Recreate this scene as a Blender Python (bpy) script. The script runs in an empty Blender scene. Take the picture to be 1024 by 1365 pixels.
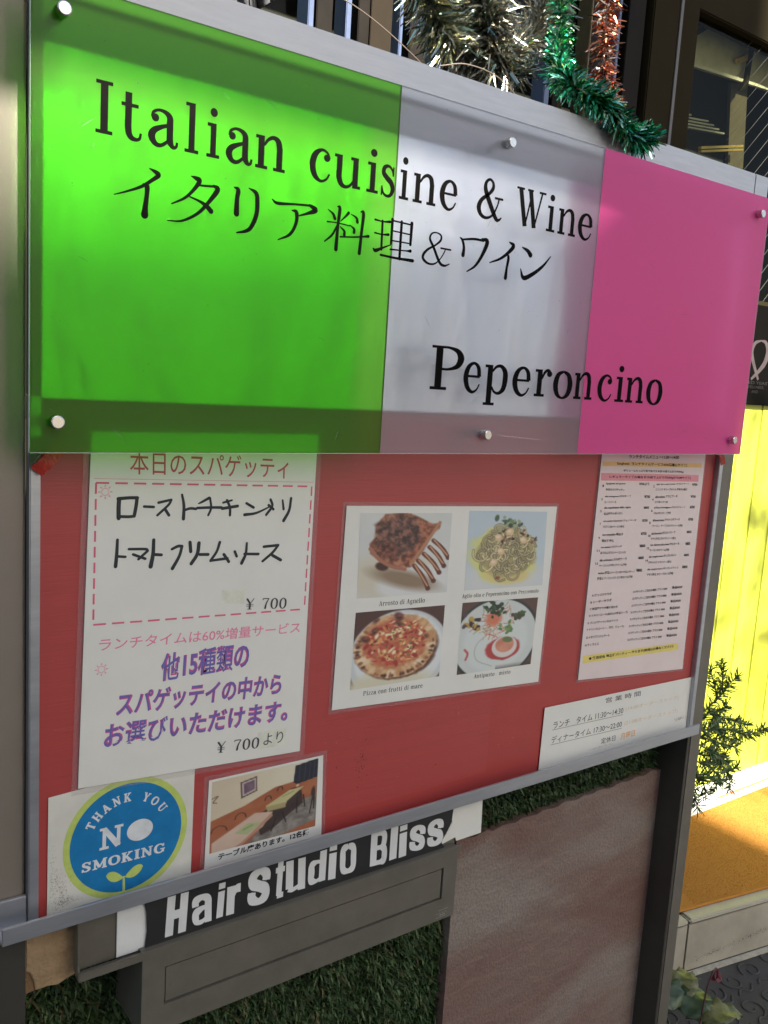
import bpy, bmesh, math, random
import numpy as np
from mathutils import Vector, Matrix
random.seed(7); RS = np.random.RandomState(11)
SC = bpy.context.scene; COL = SC.collection
# ---------------- camera ----------------
cam = bpy.data.cameras.new('camera'); co = bpy.data.objects.new('camera', cam); COL.objects.link(co)
cam.sensor_fit = 'VERTICAL'; cam.sensor_height = 24.0; cam.lens = 24*1184.5/1365; cam.clip_start = .02; cam.clip_end = 400
VH = Vector((2140-512, 608-682.5, 1184.5)).normalized(); VV = -Vector((14-512, 8686-682.5, 1184.5)).normalized()
VV = (VV - VH*VV.dot(VH)).normalized(); YY = VV.cross(VH)
Rm = Matrix((VH, YY, VV)).transposed()          # world -> camera (x right, y down, z forward)
r_, d_, f_ = Rm[0], Rm[1], Rm[2]
M = Matrix.Identity(4)
for i in range(3):
    M[i][0] = r_[i]; M[i][1] = -d_[i]; M[i][2] = -f_[i]
M[0][3], M[1][3], M[2][3] = -.18245, -.713, 1.40
co.matrix_world = M; SC.camera = co
# ---------------- sky, sun, exposure ----------------
SUN_EL = math.radians(35)
w = bpy.data.worlds.new('World'); SC.world = w; w.use_nodes = True
nt = w.node_tree; bg = nt.nodes['Background']; sky = nt.nodes.new('ShaderNodeTexSky')
sky.sky_type = 'NISHITA'; sky.sun_disc = False; sky.sun_elevation = SUN_EL; sky.sun_rotation = math.radians(180)
sky.air_density = 1.0; sky.dust_density = 2.2; sky.ozone_density = .7
nt.links.new(sky.outputs[0], bg.inputs[0]); bg.inputs[1].default_value = .06
sl = bpy.data.lights.new('sun', 'SUN'); sl.energy = 5.0; sl.angle = math.radians(.5); sl.color = (1, .95, .86)
so = bpy.data.objects.new('sun', sl); COL.objects.link(so)
so.rotation_euler = (math.radians(90)-SUN_EL, 0, 0)   # shines towards +y and down
SC.view_settings.view_transform = 'Standard'; SC.view_settings.look = 'None'; SC.view_settings.gamma = 1
SC.view_settings.use_curve_mapping = False
SC.view_settings.exposure = 1.98

# ---- writing, in millimetres on the board plane (x, z) ----
TX_FLYER=[
('本日のスパゲッティ',(80.2,1310.8),(230.3,1304.8),(79.8,1330.6)),
('¥ 700',(190.4,1184.3),(234.4,1180.9),(190.5,1194.6)),
('ランチタイムは60%増量サービス',(56.4,1162.4),(250.9,1155.0),(57.1,1173.3)),
('他15種類の',(110.9,1127.3),(196.7,1127.7),(111.9,1152.8)),
('スパゲッテイの中から',(71.7,1102.1),(232.6,1096.1),(73.5,1123.8)),
('お選びいただけます。',(61.5,1075.7),(241.1,1067.9),(63.3,1097.4)),
('¥ 700',(166.3,1049.9),(211.4,1046.2),(166.9,1062.8)),
('より',(216.2,1047.7),(237.5,1046.7),(216.5,1059.4)),
('sun1',(50.8,1287.9),(69.3,1287.3),(50.6,1298.9)),
('sun2',(54.0,1142.0),(64.1,1140.5),(53.9,1152.5)),
('smiley',(171.0,1186.6),(186.0,1187.9),(170.4,1202.0)),
]
TX_PHOTO=[
('Arrosto di Agnello',(343.8,1171.4),(403.8,1168.9),(343.9,1177.1)),
('Aglio olio e Peperoncino con Prezzemolo',(456.2,1168.4),(575.6,1163.3),(456.4,1173.1)),
('Pizza con frutti di mare',(330.5,1077.7),(408.9,1073.2),(330.7,1083.5)),
('Antipasto   misto',(483.1,1072.3),(540.5,1069.2),(483.3,1077.5)),
]
TX_HOURS=[
('営 業 時 間',(719.2,1003.8),(790.4,1002.1),(718.1,1011.0)),
('ランチ\u3000タイム 11:30〜14:30',(623.3,986.9),(757.0,983.3),(623.1,996.1)),
('ディナータイム 17:30〜22:00',(622.4,967.7),(756.8,964.2),(622.2,977.2)),
('(14:00オーダーストップ)',(762.2,985.1),(877.1,982.1),(761.9,991.7)),
('(21:00オーダーストップ)',(762.3,964.3),(878.6,961.6),(761.9,971.8)),
('定休日',(718.0,948.0),(746.6,947.3),(717.6,956.0)),
('月曜日',(757.3,946.0),(786.9,946.1),(756.7,954.7)),
]
TX_HAIR=[
('H',(116.3,887.5),(139.4,886.9),(118.1,926.6)),
('a',(142.9,889.4),(165.0,888.2),(142.0,919.7)),
('i',(166.9,889.5),(176.3,889.4),(168.6,924.3)),
('r',(177.5,889.0),(193.7,888.2),(177.8,918.9)),
('S',(199.5,889.4),(226.2,889.2),(199.8,928.0)),
('t',(228.7,889.2),(241.9,889.0),(229.7,927.6)),
('u',(241.8,891.4),(267.2,890.2),(240.8,925.6)),
('d',(267.0,892.2),(291.0,892.1),(267.3,925.8)),
('i',(291.1,890.9),(303.7,889.9),(291.0,929.1)),
('o',(305.8,891.7),(328.8,890.6),(304.6,925.3)),
('B',(343.8,890.3),(369.0,888.5),(343.4,929.0)),
('l',(368.9,889.8),(382.7,890.1),(368.9,928.5)),
('i',(381.8,889.1),(395.8,889.3),(380.8,926.2)),
('s',(396.6,892.1),(420.9,889.6),(396.1,922.2)),
('s',(422.0,889.3),(447.4,889.3),(420.7,921.4)),
]
TX_MENU=[
('ランチタイムメニュー11:30〜14:00',(715.8,1322.8),(817.3,1321.8),(715.0,1327.5)),
('Spaghetti  ランチタイムサービス60%増量(Lサイズ)',(694.0,1314.5),(836.6,1311.1),(693.4,1318.9)),
('ボリュームたっぷり茹で前パスタ(麺の茹で上がり約300g)',(707.6,1306.0),(830.4,1303.0),(707.0,1309.4)),
('レギュラーサイズの場合 麺の茹で上がり約200gから(Mサイズ)',(682.3,1298.3),(847.8,1294.5),(681.8,1302.1)),
('Spaghetti del giorno',(677.2,1290.4),(714.1,1289.7),(676.8,1293.2)),
('¥700より',(741.0,1288.6),(761.1,1288.2),(740.4,1292.3)),
('本日のスパゲッティ',(677.7,1283.3),(713.1,1282.0),(677.2,1286.4)),
('aglio olio e peperoncino ペペロンチーノ',(775.9,1287.9),(844.5,1287.2),(775.5,1290.6)),
('¥700',(852.6,1285.8),(863.8,1285.5),(852.0,1289.3)),
('ニンニク オリーブオイル 唐辛子の香り',(775.4,1281.0),(842.4,1279.5),(774.9,1284.4)),
('alla bolognese ボロネーズ',(677.5,1274.5),(727.6,1273.5),(677.0,1277.7)),
('¥700',(754.0,1271.9),(765.5,1271.6),(753.4,1275.7)),
('ミートソース',(677.6,1267.5),(699.8,1267.0),(677.2,1270.5)),
("all'arrabiata アラビアータ",(776.4,1271.1),(822.9,1270.9),(775.8,1274.7)),
('¥700',(852.4,1269.6),(863.3,1269.3),(851.8,1273.1)),
('ピリ辛トマト味',(776.5,1264.6),(803.9,1263.7),(776.0,1267.7)),
('alla napoletana della regina',(678.1,1259.9),(728.9,1259.1),(677.6,1263.3)),
('¥800',(754.7,1257.7),(765.5,1257.8),(754.2,1261.1)),
('名古屋風ナポリタン',(678.6,1252.8),(714.7,1252.2),(678.1,1256.2)),
('al Pesce Parmigiano パルミジャーノ',(776.2,1257.0),(842.2,1255.5),(775.6,1260.4)),
('¥700',(853.0,1254.7),(863.8,1254.8),(852.3,1258.7)),
('パルメザンチーズ風味',(776.0,1249.8),(812.7,1248.8),(775.5,1253.2)),
('con pesto Genovese ジェノベーゼ',(679.0,1243.7),(742.8,1241.9),(678.5,1247.2)),
('¥700',(754.6,1240.8),(765.6,1240.9),(754.0,1244.4)),
('バジリコのペースト和え',(679.1,1236.7),(720.1,1235.1),(678.7,1239.9)),
("all'amatriciana アマトリチアーナ",(776.3,1240.5),(833.8,1239.3),(775.7,1243.9)),
('¥700',(852.5,1238.0),(863.3,1238.0),(851.8,1242.0)),
('ベーコン、チーズ入りトマトソース風味',(776.2,1233.3),(841.4,1230.6),(775.6,1236.7)),
('con mentaiko 明太子',(679.4,1226.6),(719.5,1225.2),(678.9,1230.2)),
('¥700',(754.8,1223.6),(766.2,1223.4),(754.1,1227.6)),
('明太子 和え',(679.9,1219.0),(702.6,1217.9),(679.4,1222.5)),
('alla Boscaiola ボスカイオーラ',(776.2,1223.0),(827.0,1222.5),(775.6,1226.5)),
('¥800',(852.0,1221.0),(862.8,1220.9),(851.3,1224.8)),
('ツナときのこのトマトソース和え',(776.3,1216.2),(829.6,1214.1),(775.8,1219.7)),
('con spinaci スピナッチ',(679.3,1210.7),(719.4,1209.5),(678.9,1214.0)),
('¥800',(754.7,1207.7),(766.2,1207.4),(754.1,1211.6)),
('ほうれんそうとベーコン入り',(679.1,1203.8),(727.9,1201.4),(678.7,1207.1)),
('con salmone alla crema サルモーネ',(776.4,1208.1),(838.4,1206.1),(775.8,1211.6)),
('¥800',(852.1,1204.8),(863.0,1204.6),(851.4,1208.9)),
('サーモンのクリーム風味',(776.2,1200.8),(817.9,1199.0),(775.7,1204.3)),
('alla carbonara カルボナーラ',(679.3,1194.4),(731.4,1192.8),(678.8,1198.1)),
('¥800',(754.7,1191.8),(765.8,1191.7),(754.1,1195.7)),
('ベーコン入り卵とクリーム風味',(679.1,1187.5),(732.6,1185.2),(678.6,1190.8)),
('alle vongole rosso ボンゴレロッソ',(776.4,1191.8),(834.5,1190.5),(775.8,1195.7)),
('¥800',(851.7,1189.3),(862.9,1189.0),(851.1,1192.9)),
('アサリ入り トマトソース和え',(776.3,1184.5),(825.7,1182.2),(775.7,1188.0)),
('verdure 野菜とベーコンのペペロンチーノ',(678.5,1178.0),(749.8,1174.8),(678.0,1181.7)),
('¥800',(753.3,1175.4),(765.1,1174.9),(752.6,1179.7)),
('野菜とベーコン入り ピリ辛オイル風味',(678.3,1171.0),(747.3,1168.0),(677.8,1174.7)),
('alle vongole bianco ボンゴレビアンコ',(776.0,1175.3),(841.6,1172.9),(775.4,1178.8)),
('¥800',(850.6,1172.7),(862.6,1172.2),(849.8,1176.8)),
('アサリ和え オリーブオイル風味',(776.2,1168.0),(832.7,1165.6),(775.5,1171.9)),
('A ピッコラサラダ',(671.1,1150.3),(708.7,1149.2),(670.6,1153.8)),
('スパゲッティご注文の場合 プラス ¥200',(750.9,1147.4),(822.9,1145.6),(750.4,1150.8)),
('単品¥500',(833.4,1145.5),(856.3,1144.8),(832.7,1149.6)),
('B シーザーサラダ',(670.0,1141.5),(710.0,1140.7),(669.5,1145.1)),
('スパゲッティご注文の場合 プラス ¥200',(750.7,1138.3),(822.8,1136.1),(750.2,1141.8)),
('単品¥500',(833.3,1136.0),(856.3,1135.2),(832.6,1140.1)),
('C 前菜風サラダ盛り合わせ',(670.0,1132.9),(723.1,1130.9),(669.5,1136.4)),
('スパゲッティご注文の場合 プラス ¥300',(750.6,1129.1),(822.7,1126.6),(750.0,1132.6)),
('単品¥500',(833.2,1126.5),(856.2,1125.6),(832.5,1130.6)),
('D ミネストローネ(具沢山の野菜スープ)',(669.8,1124.0),(744.7,1121.1),(669.3,1127.6)),
('スパゲッティご注文の場合 プラス ¥300',(750.4,1120.0),(822.6,1117.2),(749.8,1123.5)),
('単品¥500',(833.1,1116.9),(856.1,1115.9),(832.4,1121.1)),
('E パン(バケット) 又はライス',(668.7,1114.8),(726.9,1112.2),(668.2,1118.4)),
('スパゲッティご注文の場合 プラス ¥300',(750.2,1110.8),(822.5,1107.7),(749.6,1114.4)),
('単品¥300',(833.0,1107.4),(856.1,1106.2),(832.3,1111.5)),
('F ドリンク(コーヒー、紅茶、ジュース)',(668.4,1106.3),(740.1,1102.9),(667.9,1109.9)),
('スパゲッティご注文の場合 プラス ¥300',(750.0,1101.6),(822.3,1098.1),(749.5,1105.2)),
('単品¥300',(832.9,1097.8),(856.0,1096.6),(832.2,1102.0)),
('G イタリアンジェラート',(668.3,1096.4),(712.9,1094.2),(667.8,1100.0)),
('スパゲッティご注文の場合 プラス ¥300',(749.8,1092.4),(822.2,1088.6),(749.3,1096.0)),
('単品¥300',(832.8,1088.2),(855.9,1086.8),(832.1,1092.4)),
('H ティラミス',(667.6,1086.4),(693.5,1085.2),(667.1,1090.0)),
('スパゲッティご注文の場合 プラス ¥300',(749.7,1083.2),(822.1,1079.0),(749.1,1086.8)),
('単品¥300',(832.7,1078.6),(855.8,1077.1),(832.0,1082.8)),
('● 歓送迎会 等各種パーティー 承ります(詳細はお尋ねください)',(677.5,1067.0),(850.8,1061.1),(676.8,1071.8)),
('yel2',(666.7,1065.0),(862.4,1056.8),(665.3,1075.0)),
('yel1',(667.3,1313.7),(869.0,1310.2),(666.4,1319.6)),
('pinkbar',(666.9,1296.0),(865.3,1291.0),(666.2,1305.2)),
]
TX_NUMS=[
('1',(671.0,1288.0),(673.4,1287.9),(670.6,1290.8)),
('3',(671.1,1271.5),(673.5,1271.4),(670.7,1274.3)),
('5',(671.5,1256.7),(673.8,1256.6),(671.0,1259.5)),
('7',(672.6,1240.6),(675.0,1240.5),(672.2,1243.4)),
('9',(673.0,1223.3),(675.4,1223.1),(672.6,1226.1)),
('11',(672.4,1207.1),(677.2,1206.8),(672.0,1210.0)),
('13',(671.7,1190.9),(676.6,1190.6),(671.3,1193.8)),
('2',(769.8,1285.3),(772.4,1285.3),(769.3,1288.2)),
('4',(770.3,1268.1),(773.0,1268.0),(769.8,1271.1)),
('6',(770.8,1253.4),(773.5,1253.3),(770.3,1256.3)),
('8',(769.5,1237.6),(772.1,1237.5),(769.0,1240.6)),
('10',(770.3,1220.6),(775.0,1220.3),(769.8,1223.6)),
('12',(770.0,1204.2),(774.7,1203.9),(769.6,1207.2)),
('14',(770.1,1188.0),(774.8,1187.6),(769.6,1191.0)),
]
K1 = [[(79.5,1547.6,0.8),(84.6,1545.7,2.9),(86.6,1543.8,3.2),(81.8,1539.6,2.5),(73.3,1533.4,2.1),(62.4,1528.2,1.4),(52.7,1524.3,0.7)],[(74.5,1535.6,0.7),(77.6,1534.5,3.5),(77.7,1528.1,3.2),(76.7,1519.1,3.8),(76.3,1513.1,5.1)],[(113.3,1548.0,0.8),(117.4,1547.1,3.0),(120.3,1545.5,3.3),(115.0,1537.6,2.4),(107.9,1530.6,1.8),(97.7,1524.9,1.0)],[(118.5,1542.3,1.3),(125.9,1542.8,1.6),(133.4,1543.7,1.7)],[(132.5,1543.9,2.0),(135.8,1541.5,3.7),(128.2,1530.6,2.7),(119.2,1520.8,2.2),(106.5,1513.4,1.6),(94.5,1511.9,0.8)],[(112.4,1532.5,1.0),(120.8,1530.3,1.9),(126.8,1527.5,3.3),(130.7,1524.3,3.7)],[(150.1,1546.1,0.8),(153.7,1544.5,3.4),(153.0,1537.2,3.4),(152.9,1526.0,4.4)],[(163.4,1547.5,0.8),(169.5,1545.1,3.1),(171.2,1540.2,3.5),(170.9,1528.0,3.5),(166.7,1517.7,3.1),(161.9,1513.6,2.5),(153.7,1511.2,1.1)],[(185.0,1542.4,0.9),(190.3,1540.1,2.4),(206.0,1541.8,1.7),(223.2,1543.3,1.8)],[(221.0,1543.3,2.1),(227.3,1540.3,4.0),(219.2,1536.3,2.2),(211.2,1533.3,1.1)],[(204.1,1536.6,0.9),(208.5,1535.5,3.2),(208.5,1526.6,2.7),(203.0,1516.8,2.3),(192.1,1511.0,0.9)]]
K2 = [[(249.1,1546.8,0.7),(251.7,1545.5,2.9),(250.5,1530.1,2.7),(249.7,1510.8,3.3)],[(239.7,1543.0,0.7),(244.9,1540.1,2.1),(247.1,1536.4,2.7)],[(261.1,1543.3,2.4),(258.3,1540.1,1.8),(253.2,1535.2,0.8)],[(239.5,1532.8,1.3),(248.6,1533.2,1.0),(263.0,1532.6,1.0)],[(249.6,1530.6,1.6),(245.1,1522.5,1.8),(237.7,1516.0,1.1)],[(253.0,1530.4,0.8),(257.4,1527.3,2.1),(257.6,1524.3,2.7)],[(263.6,1542.7,0.6),(269.4,1540.4,1.9),(270.8,1536.9,2.7)],[(263.0,1533.3,0.7),(267.5,1530.5,2.2),(267.7,1527.8,2.7)],[(253.5,1522.0,1.3),(267.9,1523.7,1.3),(278.2,1525.5,1.6),(283.4,1526.5,2.5)],[(273.7,1546.2,0.7),(276.9,1545.3,3.0),(275.9,1529.6,2.7),(274.6,1510.6,3.1)],[(289.8,1542.1,1.7),(298.4,1541.6,1.2),(306.5,1542.5,2.3)],[(290.2,1530.7,1.4),(298.3,1530.3,1.2),(305.5,1531.1,2.3)],[(298.0,1542.0,2.2),(298.4,1517.3,2.2)],[(289.5,1516.8,1.4),(292.2,1515.5,3.0),(300.1,1518.9,1.7),(308.9,1522.7,0.8)],[(309.0,1545.0,2.8),(308.8,1523.7,2.2)],[(309.1,1544.1,1.4),(331.4,1543.4,1.4)],[(331.3,1544.8,3.2),(331.0,1525.7,2.6)],[(309.4,1535.2,1.1),(330.6,1534.6,1.2)],[(308.6,1526.5,1.2),(330.5,1526.6,1.1)],[(319.5,1544.5,2.6),(319.4,1511.4,2.6)],[(308.3,1518.6,1.4),(325.9,1519.5,1.2),(331.5,1520.0,2.9)],[(297.9,1512.3,1.9),(315.3,1511.6,2.0),(335.0,1511.7,2.9)],[(379.4,1514.2,0.9),(373.1,1511.9,2.1),(366.9,1514.5,2.7),(358.9,1526.8,2.6),(353.7,1534.2,2.3),(355.8,1539.4,1.5),(361.5,1540.8,1.2),(366.7,1539.0,1.8),(366.7,1534.5,2.1),(360.6,1529.3,1.7),(352.2,1524.5,2.1),(347.2,1519.4,2.6),(347.2,1515.0,2.6),(353.4,1511.6,2.0),(361.2,1512.3,1.5),(367.6,1517.5,1.1),(372.0,1524.1,1.2),(373.3,1527.3,1.1)],[(367.7,1527.5,1.5),(379.8,1527.4,1.5)]]
K3 = [[(390.5,1540.6,1.1),(393.7,1538.4,2.6),(396.1,1532.1,3.0),(395.7,1524.8,3.9)],[(393.7,1539.1,1.7),(407.9,1541.5,2.2),(420.9,1541.7,2.2)],[(418.6,1543.0,1.7),(425.9,1541.3,4.4),(420.2,1527.5,3.4),(412.0,1516.4,2.4),(402.0,1510.0,1.1)],[(455.5,1545.1,1.1),(461.7,1542.1,4.1),(454.4,1534.2,3.2),(443.9,1527.1,2.3),(431.1,1522.1,1.2)],[(452.8,1534.0,1.2),(455.9,1529.8,3.2),(454.5,1519.3,2.9),(453.9,1510.0,4.1)],[(474.2,1542.6,1.2),(481.9,1540.1,3.7),(486.4,1536.5,5.0)],[(474.1,1520.9,1.4),(479.1,1512.8,4.1),(491.4,1517.8,3.8),(505.7,1527.8,2.8),(515.8,1538.6,1.2)]]
HW = [[(71.5,1289.9,2.6),(71.2,1282.9,2.6),(71.4,1274.4,2.6)],[(70.7,1290.6,2.1),(80.3,1291.1,2.0),(87.1,1290.9,2.0)],[(86.7,1290.9,2.2),(86.0,1284.0,2.2),(84.7,1276.7,2.2)],[(71.4,1275.8,1.8),(79.5,1275.3,1.8),(84.7,1275.5,1.8)],[(92.9,1283.4,1.6),(101.3,1282.7,1.7)],[(105.5,1286.3,1.7),(113.0,1287.7,1.6),(116.8,1288.4,1.6)],[(116.8,1288.4,1.6),(114.2,1283.9,1.6),(104.7,1275.5,1.6)],[(111.4,1280.5,1.9),(115.0,1275.1,1.8)],[(126.4,1292.5,1.5),(128.4,1283.0,1.9),(128.3,1271.4,2.2)],[(128.5,1278.8,1.6),(134.1,1280.3,1.7),(139.7,1279.7,1.7)],[(141.8,1284.3,0.8),(145.1,1285.7,1.5),(151.9,1289.1,1.8)],[(140.8,1280.5,1.7),(153.3,1280.5,1.7),(163.8,1280.1,1.8)],[(152.6,1288.7,1.5),(153.8,1280.0,1.5),(151.3,1273.7,1.5)],[(165.2,1284.4,1.4),(173.7,1286.3,1.3)],[(164.5,1279.2,2.0),(179.6,1280.9,2.0)],[(168.9,1286.5,1.7),(172.0,1279.8,1.7),(172.3,1272.8,1.7)],[(188.2,1283.2,1.7),(195.6,1279.0,1.8)],[(186.7,1272.7,2.0),(198.8,1274.0,1.6),(213.5,1279.8,0.9)],[(212.7,1285.8,1.8),(214.7,1279.7,1.8),(208.8,1271.8,1.8)],[(210.9,1280.7,1.8),(216.1,1276.7,1.8)],[(225.4,1284.8,1.4),(226.9,1276.4,1.8)],[(234.3,1286.4,1.9),(232.8,1275.0,2.0),(227.4,1265.6,2.3)],[(70.7,1256.2,1.8),(70.3,1244.4,2.1),(69.5,1233.8,2.3)],[(70.3,1242.3,1.6),(77.7,1241.4,1.6)],[(80.5,1247.8,1.6),(94.7,1246.9,1.7),(96.9,1245.3,1.7)],[(96.9,1245.3,1.7),(89.0,1238.6,1.7)],[(84.3,1243.0,1.7),(94.9,1238.6,1.7)],[(102.0,1254.4,2.1),(101.7,1242.3,2.4),(99.8,1231.5,2.8)],[(102.3,1241.8,1.9),(109.2,1241.0,1.9)],[(118.5,1245.4,1.7),(123.9,1247.6,1.9),(127.7,1247.4,1.9)],[(127.7,1247.4,1.9),(125.3,1238.6,2.0),(119.4,1228.3,2.3)],[(135.0,1250.4,2.2),(135.9,1242.2,2.2)],[(143.4,1249.3,2.4),(142.1,1239.6,2.4),(136.7,1231.3,2.3)],[(144.4,1239.0,1.9),(152.5,1238.5,2.0)],[(163.3,1248.8,2.0),(160.6,1240.6,1.8),(155.0,1232.7,1.9)],[(155.0,1232.7,1.7),(171.4,1233.7,1.8)],[(167.7,1237.5,2.0),(172.8,1230.5,2.0)],[(178.4,1239.5,1.8),(180.5,1234.9,1.8)],[(190.2,1246.5,1.5),(189.4,1236.5,2.0),(185.6,1228.2,2.3)],[(188.2,1236.6,1.8),(202.5,1235.6,1.9)],[(207.7,1242.1,1.8),(222.9,1242.6,1.9)],[(222.9,1242.6,1.9),(216.9,1235.8,1.9),(207.1,1228.5,1.8)],[(217.0,1233.5,2.1),(226.2,1228.3,2.1)]]

# ---------------- materials ----------------
def s2l(c): return tuple(((v/12.92) if v <= .04045 else ((v+.055)/1.055)**2.4) for v in c)
MATS = {}
def mat(name, col, rough=.5, metal=0., var=.12, scale=20., bump=.0, bscale=200., bdist=.002, coat=0., stretch=(1,1,1), col2=None, attr=False, spec=.5, sub=0.):
    if name in MATS: return MATS[name]
    m = bpy.data.materials.new(name); m.use_nodes = True; N = m.node_tree.nodes; L = m.node_tree.links
    b = N['Principled BSDF']; b.inputs['Roughness'].default_value = rough; b.inputs['Metallic'].default_value = metal
    b.inputs['Coat Weight'].default_value = coat; b.inputs['Coat Roughness'].default_value = .12; b.inputs['Specular IOR Level'].default_value = spec
    tc = N.new('ShaderNodeTexCoord'); mp = N.new('ShaderNodeMapping'); mp.inputs['Scale'].default_value = stretch
    L.new(tc.outputs['Object'], mp.inputs[0])
    if attr:
        a = N.new('ShaderNodeAttribute'); a.attribute_name = 'Col'; L.new(a.outputs['Color'], b.inputs['Base Color'])
    else:
        n = N.new('ShaderNodeTexNoise'); n.inputs['Scale'].default_value = scale; n.inputs['Detail'].default_value = 6; n.inputs['Roughness'].default_value = .65
        L.new(mp.outputs[0], n.inputs[0])
        r = N.new('ShaderNodeValToRGB'); r.color_ramp.elements[0].position = .3; r.color_ramp.elements[1].position = .7
        c1 = col; c2 = col2 or tuple(min(1, c*(1+var)) for c in col)
        r.color_ramp.elements[0].color = (*[c*(1-var) for c in c1], 1); r.color_ramp.elements[1].color = (*c2, 1)
        L.new(n.outputs[0], r.inputs[0]); L.new(r.outputs[0], b.inputs['Base Color'])
        rr = N.new('ShaderNodeMapRange'); rr.inputs['To Min'].default_value = max(0, rough-.07); rr.inputs['To Max'].default_value = min(1, rough+.09)
        L.new(n.outputs[0], rr.inputs[0]); L.new(rr.outputs[0], b.inputs['Roughness'])
    if bump:
        n2 = N.new('ShaderNodeTexNoise'); n2.inputs['Scale'].default_value = bscale; n2.inputs['Detail'].default_value = 5
        L.new(mp.outputs[0], n2.inputs[0]); bp = N.new('ShaderNodeBump'); bp.inputs['Strength'].default_value = bump; bp.inputs['Distance'].default_value = bdist
        L.new(n2.outputs[0], bp.inputs['Height']); L.new(bp.outputs[0], b.inputs['Normal'])
    MATS[name] = m; return m
def front_fresnel(N, L, ior):
    fr = N.new('ShaderNodeFresnel'); fr.inputs[0].default_value = ior; ge = N.new('ShaderNodeNewGeometry'); iv = N.new('ShaderNodeMath'); iv.operation = 'SUBTRACT'; iv.inputs[0].default_value = 1
    L.new(ge.outputs['Backfacing'], iv.inputs[1]); mu = N.new('ShaderNodeMath'); mu.operation = 'MULTIPLY'; L.new(fr.outputs[0], mu.inputs[0]); L.new(iv.outputs[0], mu.inputs[1]); return mu
def acrylic(name, tint, diff, haze, rough=.22, back=.5):
    m = bpy.data.materials.new(name); m.use_nodes = True; N = m.node_tree.nodes; L = m.node_tree.links; N.clear()
    out = N.new('ShaderNodeOutputMaterial'); tr = N.new('ShaderNodeBsdfRefraction'); tr.inputs['Color'].default_value = (*[c**.5 for c in tint], 1)
    tr.inputs['Roughness'].default_value = rough; tr.inputs['IOR'].default_value = 1.25
    df = N.new('ShaderNodeBsdfDiffuse'); df.inputs[0].default_value = (*diff, 1)
    tl = N.new('ShaderNodeBsdfTranslucent'); tl.inputs[0].default_value = (*diff, 1)
    g = N.new('ShaderNodeBsdfGlossy'); g.inputs['Roughness'].default_value = .28
    mx = N.new('ShaderNodeMixShader'); mx.inputs[0].default_value = back; L.new(df.outputs[0], mx.inputs[1]); L.new(tl.outputs[0], mx.inputs[2])
    m2 = N.new('ShaderNodeMixShader'); m2.inputs[0].default_value = haze; L.new(tr.outputs[0], m2.inputs[1]); L.new(mx.outputs[0], m2.inputs[2])
    fr = front_fresnel(N, L, 1.3)
    m3 = N.new('ShaderNodeMixShader'); L.new(fr.outputs[0], m3.inputs[0]); L.new(m2.outputs[0], m3.inputs[1]); L.new(g.outputs[0], m3.inputs[2])
    L.new(m3.outputs[0], out.inputs[0]); MATS[name] = m; return m
def film(name, alpha=.1, rough=.12, col=(.9,.9,.9)):
    m = bpy.data.materials.new(name); m.use_nodes = True; N = m.node_tree.nodes; L = m.node_tree.links; N.clear()
    out = N.new('ShaderNodeOutputMaterial'); tr = N.new('ShaderNodeBsdfTransparent'); g = N.new('ShaderNodeBsdfGlossy'); g.inputs['Roughness'].default_value = rough
    df = N.new('ShaderNodeBsdfDiffuse'); df.inputs[0].default_value = (*col, 1)
    m1 = N.new('ShaderNodeMixShader'); m1.inputs[0].default_value = alpha; L.new(tr.outputs[0], m1.inputs[1]); L.new(df.outputs[0], m1.inputs[2])
    fr = front_fresnel(N, L, 1.35)
    m2 = N.new('ShaderNodeMixShader'); L.new(fr.outputs[0], m2.inputs[0]); L.new(m1.outputs[0], m2.inputs[1]); L.new(g.outputs[0], m2.inputs[2]); L.new(m2.outputs[0], out.inputs[0])
    return m
ALU = mat('aluminium', (.42,.43,.45), .36, .75, .10, 40, .06, 400, stretch=(.3,2,2))
ALU_RAIL = mat('rail_aluminium', (.45,.455,.47), .42, .45, .10, 60, .03, 500, stretch=(.3,3,3))
BROWN = mat('bronze_paint', (.135,.122,.094), .45, .2, .12, 35, .04, 600)
BROWN_D = mat('dark_bronze_paint', (.05,.045,.036), .45, .2, .12, 25)
POST = mat('post_paint', (.24,.205,.165), .5, .45, .06, 14, .03, 700)
SILVER = mat('brushed_backing', (.70,.72,.78), .33, .66, .08, 7, .8, 6, bdist=.020, stretch=(1.3,1,.45))
RED = mat('red_board', (.36,.040,.033), .5, 0, .09, 11, .05, 240, coat=.08, stretch=(.6,1,2))
PAPER = mat('paper_white', (.69,.675,.60), .5, 0, .04, 14, .03, 60)
PAPER_O = mat('paper_old', (.63,.61,.52), .5, 0, .10, 16, .03, 60)
PAPER_P = mat('paper_pink', (.68,.57,.53), .5, 0, .05, 14)
INK = mat('ink_black', (.018,.017,.018), .6, 0, .2, 60, spec=.15)
VINYL = mat('vinyl_black', (.005,.0045,.004), .7, 0, .2, 60, spec=.03)
CHROME = mat('standoff_steel', (.55,.53,.50), .25, 1, .08, 200)
DARKIN = mat('dark_interior', (.012,.010,.008), .6, 0, .3, 8)
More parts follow.
